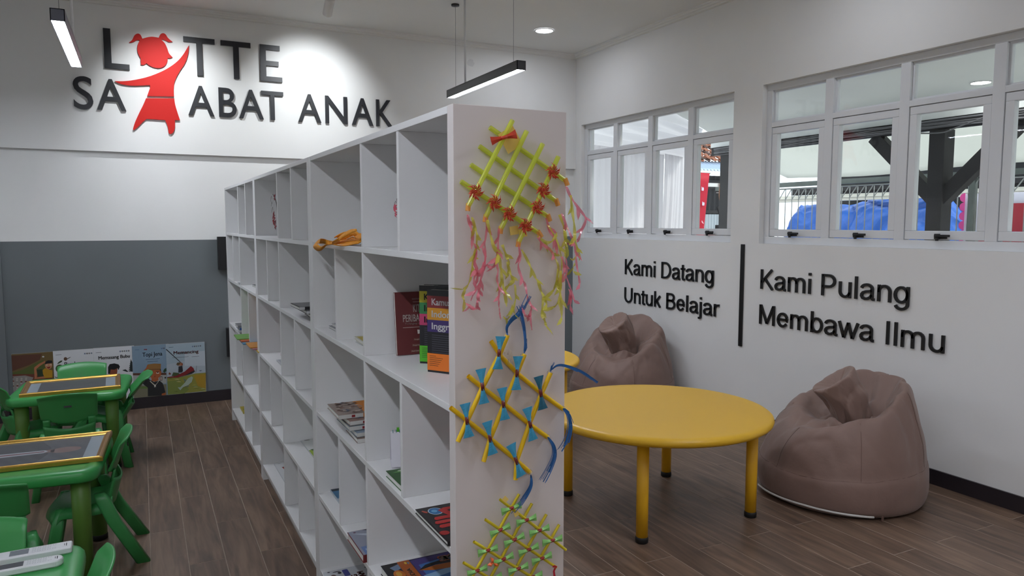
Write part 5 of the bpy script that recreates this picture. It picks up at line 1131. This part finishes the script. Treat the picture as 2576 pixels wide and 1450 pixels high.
L1 = [bs(*p, -.012) for p in spline([(440, 1300), (540, 1250), (640, 1160), (760, 1050), (1000, 1000), (1300, 880)], 4)]; L2 = [bs(*p, -.03) for p in spline([(560, 1095), (620, 1070), (700, 1010), (860, 960), (1060, 850), (1330, 690)], 4)]
n = min(len(L1), len(L2)); m_.add([q for i in range(n) for q in (L1[i], L2[i])], [(2 * i, 2 * i + 1, 2 * i + 3, 2 * i + 2) for i in range(n - 1)], True)
L1 = [bs(*p, .004) for p in spline([(1000, 880), (1200, 760), (1450, 560), (1650, 420), (1850, 320), (2110, 290)], 4)]; L2 = [bs(*p, .0) for p in spline([(1000, 990), (1200, 960), (1450, 720), (1600, 640), (1850, 500), (2140, 370)], 4)]
n = min(len(L1), len(L2)); m_.add([q for i in range(n) for q in (L1[i], L2[i])], [(2 * i, 2 * i + 1, 2 * i + 3, 2 * i + 2) for i in range(n - 1)], True)
m_.build('strap', orange_cloth, bag, world=True, solid=.0016)
m_ = MB()
def body(u, v):
    a = bs(1250 + 1010 * u, 690 - 440 * u + 90 * u * u, .02 + .03 * u); b = bs(1000 + 1270 * u, 1000 - 20 * u, .012); p = a.lerp(b, v)
    return p + NSH * (.03 * sin(pi * v) * (1 - u * .3) - .012) + V((0, 0, .006 * sin(v * 9 + u * 4)))
m_.grid(body, 10, 8); m_.build('bag_body', orange_cloth, bag, world=True, solid=.003)
m_ = MB(); m_.tube([body(.45, .4) - NSH * .008, body(.55, .52) - NSH * .008, body(.7, .5) - NSH * .008, body(.8, .62) - NSH * .008], .002, 6); m_.tube([body(.5 + .06 * cos(a), .55 + .12 * sin(a)) - NSH * .007 for a in [k * pi / 5 for k in range(10)]], .0016, 5, closed=True); m_.build('printed_mark', mat('cream_print', '#e3c6a0', .6), bag, world=True)

def sprig(label, pts, petals, col, loc_off, loff=.07):
    base = shelf_px(*pts[0], loc_off); base.z = B[0] + .0005; t = thing('artificial_flower', label, 'flower', tuple(base)); m_ = MB()
    W_ = [base] + [shelf_px(u, v, loc_off) for u, v in pts[1:]]; m_.tube([tuple(p) for p in spline([tuple(p) for p in W_], 4)], .0018, 6); m_.build('stem', mat('dark_twig', '#3a2f2b', .7), t, world=True)
    for u, v, r_, k in petals:
        c = shelf_px(u, v, loc_off - .004); q = MB()
        for i in range(k):
            a = 2 * pi * i / k + u; d = (DSH * -cos(a) + UPV * sin(a)); sd = (DSH * sin(a) + UPV * cos(a)); q.add([c, c + d * r_ * .55 + sd * r_ * .3 - NSH * .006, c + d * r_, c + d * r_ * .55 - sd * r_ * .3 - NSH * .006], [(0, 1, 2, 3)], True)
        q.build('petal', col, t, world=True)
    q = MB()
    for u, v, l in ((pts[-1][0] - 2, pts[-1][1] + 12, .6 * loff), (pts[-1][0] - 1, pts[-1][1] + 25, .5 * loff), (pts[-1][0] + 1, pts[-1][1] + 40, .6 * loff)):
        p = shelf_px(u, v, loc_off); q.tube([p, p + DSH * .35 * l + UPV * .4 * l, p + DSH * l * .9 + UPV * .1 * l, p + DSH * l * 1.1 - UPV * .3 * l], .0006, 5)
    q.build('tendril', mat('grey_tendril', '#6a5f5a', .7), t, world=True)
    return t
sprig('artificial sprig with deep red petals in the top tier of the middle bookcase', [(699, 592), (698, 560), (697, 530), (694, 505), (686, 489)], [(692, 497, .022, 4), (690, 551, .045, 5), (694, 566, .03, 4), (691, 541, .02, 3)], mat('deep_red_petal', '#7d1420', .6), .045)
sprig('pink artificial flower in the top tier of the near bookcase', [(1006, 628), (1006, 600), (1004, 560), (1002, 535), (999, 500)], [(997, 524, .016, 7), (999, 540, .010, 5)], mat('pink_petal', '#d2566a', .6), .05, .03)

m_ = MB(); m_.box((.585, YL - .075, 1.148), (.85, YL - .001, 1.430)); m_.box((.60, YL - .077, 1.162), (.835, YL - .075, 1.415)); tag(m_.build('speaker_box', mat('black_plastic', '#1a1a1d', .5), bevel=.004), 'black box mounted on far wall beside the bookcase, upper of two', 'box')
m_ = MB(); m_.box((.632, YL - .06, .388), (.82, YL - .001, .636)); m_.box((.642, YL - .062, .4), (.81, YL - .06, .624)); tag(m_.build('wall_box', mat('black_plastic', '#1a1a1d', .5), bevel=.004), 'black box low on grey far wall beside the bookcase, lower of two', 'box')
def plaster(): pass
m_ = MB(); c = on_plane(1187, 157, (0, 1, 0), (0, YF, 0)); rr = random.Random(2)
m_.prism([(c.x + (.03 + .014 * rr.random()) * cos(a), c.z + (.03 + .016 * rr.random()) * sin(a)) for a in [k * pi / 7 for k in range(14)]], .0002, .0012, TW); tag(m_.build('plaster_patch', mat('plaster', '#d9dadb', .9)), 'small white filler patch on far wall left of the downlight', 'patch')

# ------------------------------------------------------------------ outside: covered terrace
conc_m = mat('pale_concrete', '#dbd9d4', .9, var=(2, .1)); timber_m = mat('black_stained_timber', '#1b1a1d', .6, var=(14, .25), bump=(40, .3, .004)); soffit_m = mat('white_soffit', (.86, .885, .875), .8, var=(1, .04))
m_ = MB(); m_.box((XR + WT, -6, -.2), (40, 30, -.1)); tag(m_.build('ground', conc_m), kind='structure')
m_ = MB(); m_.prism([(XR + WT, -4), (6.45, -4), (6.45, 7.2), (6.03, 6.9), (4.7, 5.87), (XR + WT, 5.6)], 2.63, 2.68, Matrix.Identity(4)); tag(m_.build('terrace_ceiling', soffit_m), kind='structure')
m_ = MB(); m_.box((6.14, -4, 2.44), (6.17, 6.95, 2.63)); tag(m_.build('trim_3', soffit_m), kind='structure')
t = thing('terrace_lamp', 'round white lamp on the terrace ceiling, seen through the right window', 'lamp', (5.83, 3.58, 2.63)); m_ = MB(); m_.lathe([(.075, 0), (.075, -.006), (.066, -.009)], 28, cap0=False, cap1=False); m_.build('trim_ring', white_metal, t); m_ = MB(); m_.lathe([(.066, -.009), (.001, -.009)], 28, cap0=False); m_.build('diffuser', mat('terrace_lamp_diffuser', '#ffffff', .5, emit=('#ffffff', 90.0)), t)
m_ = MB(); m_.box((6.15, -4, 2.345), (6.21, 6.95, 2.44)); tag(m_.build('terrace_beam', timber_m, bevel=.004), 'long black timber beam outside, running above the posts', 'beam')
def post(y, label, braces=True):
    t = thing('terrace_post', label, 'post', (6.2, y, -.1), 0, 'black timber posts of the terrace'); m_ = MB(); m_.box((-.07, -.07, 0), (.07, .07, 2.443)); m_.build('post', timber_m, t, bevel=.004)
    if braces:
        for s_ in (-1, 1):
            m_ = MB(); d = V((0, s_ * .62, .60)); L_ = d.length; T_ = frame_at((0, s_ * .03, 1.85), d, V((0, -d.z, d.y * 1.0))) ; m_.box((0, -.06, -.045), (L_, .06, .045), T_); m_.build('brace', timber_m, t, bevel=.003)
    return t
post(4.115, 'black timber post with two slanting braces, outside the right window'); post(6.70, 'black timber post seen at the edge of the far window', False); post(1.53, 'black timber post outside the near end of the right window')
m_ = MB(); rr = random.Random(4)
for k in range(7):
    P = [(6.115 - .006 * (k % 3), 1 + i * .45, 2.352 + .011 * k + rr.uniform(-.012, .012)) for i in range(14)]; m_.tube(spline(P, 3), .006 + .003 * (k % 2), 6)
m_.tube(spline([(6.1, 4.3, 2.33), (6.1, 4.05, 2.31), (6.1, 3.9, 2.345), (6.1, 3.6, 2.42)], 5), .006, 6); m_.build('cable_bundle', mat('grey_cable', '#66666a', .5)); tag(bpy.data.objects['cable_bundle'], 'bundle of grey and black cables tied along the terrace beam', 'cables')
# sheet roof beyond, falling towards the fence
canvas_m = mat('off_white_canvas', (.82, .835, .80), .85, var=(2, .04), trans=.55)
m_ = MB()
m_.grid(lambda u, v: (6.28 + 1.62 * u, -2 + 9.4 * v, 2.80 - .66 * u + .02 * sin(v * 20) * u - .045 * sin(pi * u)), 10, 40); tag(m_.build('sheet_awning', canvas_m, solid=.01), 'off-white sheet awning sloping down to the fence outside', 'awning')
rail_m = mat('grey_green_steel', '#5d6662', .5, var=(12, .2)); rod_m = mat('galvanised_rod', '#a3a7a6', .4, metal=.5)
f = thing('fence', 'grey steel fence of bent rods beyond the terrace', 'fence', (8, 4, -.1)); FX = 8.0
m_ = MB(); m_.box((FX - .025, -2, 2.04), (FX + .025, 8.9, 2.10)); m_.build('rail', rail_m, f, world=True)
m_ = MB(); m_.tube([(FX, -2, 2.012), (FX, 8.9, 2.012)], .009, 6); m_.build('rail', rod_m, f, world=True)
for y in (4.93, 1.9, 8.0): m_ = MB(); m_.box((FX - .03, y - .028, -.1), (FX + .03, y + .028, 2.28)); m_.build('fence_post', rail_m, f, world=True); 
m_ = MB(); m_.tube([(FX, 4.93, 2.26), (FX, 4.70, 2.10)], .022, 6); m_.build('strut', rail_m, f, world=True)
m_ = MB(); m_.box((FX - .02, -2, 1.30), (FX + .02, 8.9, 1.33)); m_.build('rail', rail_m, f, world=True)
src = None; y = 1.4
while y < 8.6:
    if src is None:
        m_ = MB(); m_.tube([(0, 0, 1.33), (0, 0, 1.83), (.0, .004, 1.86), (0, -.105, 2.012)], .0065, 6); m_.tube([(0, 0, 1.86), (0, 0, 2.012)], .0065, 6); src = m_.build('rod', rod_m, f); src.location = (0, y - 4, .1)
    else: o = src.copy(); COL.objects.link(o); o.parent = f; o.location = (0, y - 4, .1)
    y += .1155
dark_m = mat('dark_shed_side', '#1b1d20', .8); cream_m = mat('cream_fascia', (.80, .79, .70), .6)
m_ = MB(); m_.box((9.0, 2, 1.968), (9.12, 8.35, 2.08)); m_.box((8.96, 2, 2.0), (9.0, 8.3, 2.05)); tag(m_.build('dark_beam', timber_m), 'dark timber beam above the cream gutter beyond the fence', 'beam')
m_ = MB(); m_.box((9.0, 2, 1.865), (9.1, 8.75, 1.96)); m_.box((8.97, 2, 1.91), (9.0, 8.75, 1.925)); tag(m_.build('gutter', cream_m, bevel=.005), 'cream gutter board running beyond the fence', 'gutter')
m_ = MB(); m_.box((10.2, 1, -.1), (10.35, 8.6, 2.5)); tag(m_.build('shed', dark_m), 'dark shed side standing behind the blue tarpaulin', 'shed')
# blue tarpaulin over a heap
tarp_m = mat('blue_tarpaulin', '#2a6ac8', .32, var=(3, .12), bump=(4, .6, .05))
def tarp(u, v):
    y = 8.62 - 3.0 * u; prof_z = 1.86 - .05 * sin(u * 7) - (.9 * max(0, .07 - u) / .07) - .42 * max(0, u - .84) / .16 ** 1 * .9
    a = pi * v; x = 9.1 - .22 * (1 - v) + .22 * v; z = -.1 + (prof_z + .1) * min(1, sin(a * .5 + .0) ** .45) if v < 1 else prof_z
    z += .03 * noise.noise(V((y * 2.2, v * 5, 1))) + .02 * noise.noise(V((y * 5, v * 9, 4))) - .03 * max(0, 1 - 6 * abs(noise.noise(V((y * 2.6, v * 4, 2))))); return (x + .06 * noise.noise(V((y * 1.7, v * 3, 7))) + .07 * max(0, 1 - 5 * abs(noise.noise(V((y * 1.9, v * 3 + 5, 3))))) - .1 * (1 - v), y, z)
m_ = MB(); m_.grid(tarp, 90, 30); tag(m_.build('tarpaulin', tarp_m, solid=.006), 'bright blue tarpaulin draped over a heap beyond the fence', 'tarpaulin')
# banners at right
white_b = mat('white_banner', (.78, .77, .86), .5, trans=.2)
def banner(name, label, pts, m, art=None):
    a, b, c, d = [V(p) for p in pts]; t = thing(name, label, 'banner', tuple((c + d) / 2)); m_ = MB(); m_.grid(lambda u, v: tuple(a.lerp(b, u).lerp(d.lerp(c, u), v) + V((.012 * sin(u * 9 + v * 3), 0, 0))), 10, 10); m_.build('cloth', m, t, world=True, solid=.003)
    if art: art(t)
    return t
def red_art(t):
    T_ = frame_at((8.51, 0, 0), (0, -1, 0), (0, 0, 1)); a = Art(T_); a.T = frame_at((8.475, 0, 0), (0, -1, 0), (0, 0, 1)); a.poly('b8273a', [(-5.13, 1.2), (-4.60, 1.2), (-4.60, 1.76), (-5.16, 1.76)]); a.poly('9a9a94', [(-5.22, 1.2), (-5.13, 1.2), (-5.14, 1.50)]); a.build(t, 'print')
banner('banner', 'white banner with a red panel beyond the fence, in the right window', [(8.5, 5.33, 1.88), (8.5, 4.60, 1.88), (8.5, 4.60, .6), (8.5, 5.33, .6)], white_b, red_art)
def logo_art(t):
    a = Art(frame_at((8.475, 0, 0), (0, -1, 0), (0, 0, 1))); a.poly('c06a80', ellipse(-4.30, 1.735, .085, .085, 24)); a.poly('d3a5b4', ellipse(-4.29, 1.735, .03, .05, 16)); a.poly('b86478', ellipse(-4.29, 1.735, .016, .034, 14))
    for i, w_ in enumerate(('JHBI', 'TADN')): a.text('c77f92', w_, -4.39, 1.58 - .06 * i, width=.17, height=.04, bold=.04)
    a.build(t, 'print')
banner('banner', 'white banner with faded red round emblem, at the right edge of the picture', [(8.5, 4.52, 1.88), (8.5, 3.7, 1.88), (8.5, 3.7, .6), (8.5, 4.52, .6)], white_b, logo_art)
bu = thing('bunting', 'pink scalloped paper bunting hanging beside the white banner', 'bunting', (8.46, 5.33, 1.2)); pk = mat('pink_paper', '#f05ab0', .6, trans=.3)
for k in range(7):
    m_ = MB(); m_.prism([(5.30, -.055)] + [(5.31 + .05 * cos(a), .05 * sin(a)) for a in [R(-80 + 160 * i / 8) for i in range(9)]] + [(5.30, .055)], 0, .004, Matrix(((0, 0, 1, 8.455), (1, 0, 0, 0), (0, 1, 0, 1.835 - .105 * k), (0, 0, 0, 1)))); m_.build('scallop', pk, bu, world=True)
m_ = MB(); m_.box((8.5, 8.74, -.1), (8.8, 9.0, 1.80)); tag(m_.build('white_pillar', soffit_m, bevel=.01), 'white pillar at the left end of the blue tarpaulin', 'pillar')
m_ = MB(); m_.tube([(8.2, 2.0, 1.43), (8.2, 5.35, 1.45)], .012, 6); m_.tube([(8.2, 2.0, 1.38), (8.2, 5.35, 1.40)], .008, 6); tag(m_.build('pipe', mat('blue_pipe', '#5a8fd0', .4)), 'pair of pale blue pipes in front of the tarpaulin', 'pipe')

# party tent draped in white, beyond the far window
drape_m = mat('white_drape', (.84, .835, .85), .8, trans=.45)
m_ = MB(); A_, B_, C_, D_ = V((4.3, 5.75, 2.70)), V((6.45, 7.45, 2.70)), V((10.2, 12.5, 2.86)), V((4.6, 12.5, 3.25))
m_.grid(lambda u, v: tuple(A_.lerp(B_, u).lerp(D_.lerp(C_, u), v) + V((0, 0, -.10 * sin(pi * v) + .085 * abs(sin(v * 27 + 2.5 * sin(u * 2))) * (.5 + .5 * sin(pi * v)) + .02 * sin(v * 97)))), 24, 180); tag(m_.build('ceiling_drape', drape_m, solid=.004), 'white pleated fabric ceiling of the tent outside', 'drape')
def curtain(label, x0, x1, y, ztop, sway, seed):
    r_ = random.Random(seed); p0 = r_.random() * 6; m_ = MB()
    m_.grid(lambda u, v: (x0 + (x1 - x0) * u + sway * v * v * (1 - u * .4), y + .028 * sin(u * 26 + p0 + 1.5 * sin(v * 2)) * (.5 + .5 * v) + .012 * sin(u * 61 + v * 2), ztop - (ztop + .1) * v + .03 * sin(u * 9)), 90, 12)
    return tag(m_.build('tent_curtain', drape_m, solid=.003), label, 'curtain', 'white tent curtains')
curtain('greyish white tent curtain farthest left in the far window', 6.3, 7.75, 11.2, 3.15, 0, 1); curtain('white tent curtain in the second pane of the far window', 7.7, 8.62, 11.0, 2.86, .0, 2); curtain('bright white tent curtain swaying in the third pane of the far window', 8.50, 9.15, 10.8, 2.80, -.22, 3)
red_cloth = mat('red_banner_cloth', '#d3173a', .55, trans=.25)
def hearts(t):
    a = Art(frame_at((0, 9.47, 0), (1, 0, 0), (0, 0, 1)))
    for cx, cz in ((8.215, 1.86), (8.195, 2.10)): a.poly('d6d3e6', [(cx, cz - .03), (cx + .045, cz - .03), (cx + .05, cz + .005), (cx + .035, cz + .03), (cx + .02, cz + .015), (cx, cz + .04)])
    a.poly('e4c6cc', [(8.21, 1.56), (8.25, 1.53), (8.255, 1.54), (8.215, 1.59)]); a.build(t, 'print')
banner('banner', 'tall red banner with white marks outside the last pane of the far window', [(8.02, 9.5, 2.37), (8.377, 9.5, 2.357), (8.26, 9.5, .9), (7.90, 9.5, .9)], red_cloth, hearts)
rb = [o for o in COL.objects if o.get('label', '').startswith('tall red banner')][0]; m_ = MB(); m_.tube([(8.0, 9.56, -.1), (8.0, 9.56, 2.42)], .02, 8); m_.tube([(7.98, 9.53, 2.36), (8.42, 9.53, 2.36)], .012, 8); m_.build('pole', rod_m, rb, world=True)

# neighbouring house: tiled roof, corrugated sheet, dark timber wall
h = thing('house', 'old house with clay tile roof and corrugated sheet, outside the last pane', 'house', (11.6, 13.2, -.1)); tile_m = mat('clay_tile', '#a5694e', .8, var=(7, .45)); tile_dk = mat('old_clay_tile', '#5c4640', .85, var=(7, .4)); cor_m = mat('corrugated_sheet', '#9fb2cc', .4, metal=.3)
tm = {}
for r_ in range(8):
    for c in range(15):
        k = (r_ * 7 + c * 3) % 4 == 0; m_ = MB()
        if k not in tm:
            m_.grid(lambda u, v: (-.11 + .22 * u, -.02 + .16 * v, .03 * sin(u * 2 * pi) + .10 * v + (.018 if v < .05 else 0)), 8, 2); o = m_.build('roof_tile', tile_dk if k else tile_m, h, solid=.014); tm[k] = o
        else: o = tm[k].copy(); COL.objects.link(o); o.parent = h
        o.location = (-.95 + c * .185 + .06 * (r_ % 2), -.18 + r_ * .12, 3.02 + r_ * .062 + .012 * ((r_ * 5 + c * 7) % 3) - (.16 if c < 5 and r_ > 2 else 0)); o.rotation_euler = (.05 * ((c * 3 + r_) % 3 - 1), 0, .06 * ((c + r_ * 2) % 3 - 1))
m_ = MB(); m_.grid(lambda u, v: (-.9 + 2.5 * u, -.75 + .62 * v, 2.77 + .25 * v + .018 * sin(u * 2 * pi * 26)), 208, 2); m_.build('corrugated_roof', cor_m, h, solid=.004)
m_ = MB(); m_.grid(lambda u, v: (-1.2 + 3.2 * u, .02 + .02 * sin(u * 2 * pi * 22), 2.72 * v), 176, 1); m_.build('wall', mat('dark_sheet_wall', '#1f2126', .6), h)
m_ = MB(); m_.box((-1.2, -.02, 2.42), (2, .0, 2.62)); m_.box((-1.2, -.03, 1.86), (2, 0, 1.93)); m_.build('wall_rail', timber_m, h)
m_ = MB(); m_.grid(lambda u, v: (-.12 + .42 * u, -.05 + .014 * sin(u * 2 * pi * 5), 1.42 + .42 * v), 40, 1); m_.build('pale_sheet', mat('pale_sheet', '#a9b4bc', .5), h)
m_ = MB(); m_.box((-1.2, -.10, 1.36), (2, -.03, 1.44)); m_.box((-1.2, -.10, 1.2), (2, -.04, 1.33)); m_.build('sill_board', mat('red_brown_board', '#6d2b2c', .7), h)
b_ = thing('bench', 'dark wooden trestle frame in front of the old house', 'bench', (11.6, 12.6, -.1)); m_ = MB(); m_.tube([(-.22, 0, 2.0), (-.02, 0, 1.52)], .035, 4); m_.build('leg', timber_m, b_); m_ = MB(); m_.tube([(.34, 0, 2.0), (.50, 0, 1.45)], .035, 4); m_.build('leg', timber_m, b_); m_ = MB(); m_.box((-.1, -.04, 1.50), (.6, .04, 1.58)); m_.build('cross_bar', timber_m, b_)
m_ = MB(); m_.box((-.2, -.1, 0), (-.12, .1, 1.6)); m_.build('stand', timber_m, b_)
cl = mat('brown_cloth', '#a5714f', .8, var=(8, .2)); ck = thing('clothes_rack', 'brown cloth hanging from a white board, outside the last pane', 'rack', (7.3, 8, -.1))
m_ = MB(); m_.grid(lambda u, v: (7.26 + .13 * u * (1 - .55 * max(0, v - .6)) + .06 * max(0, v - .5), 8 + .03 * sin(u * 9 + v * 3), 2.13 - .40 * v - .02 * sin(u * 5)), 14, 10); m_.build('hanging_cloth', cl, ck, world=True, solid=.004)
m_ = MB(); m_.box((7.10, 8.04, 2.05), (7.50, 8.07, 2.10)); m_.build('white_board', soffit_m, ck, world=True)
m_ = MB(); m_.box((7.44, 8.07, -.1), (7.50, 8.13, 2.12)); m_.build('stand', timber_m, ck, world=True)
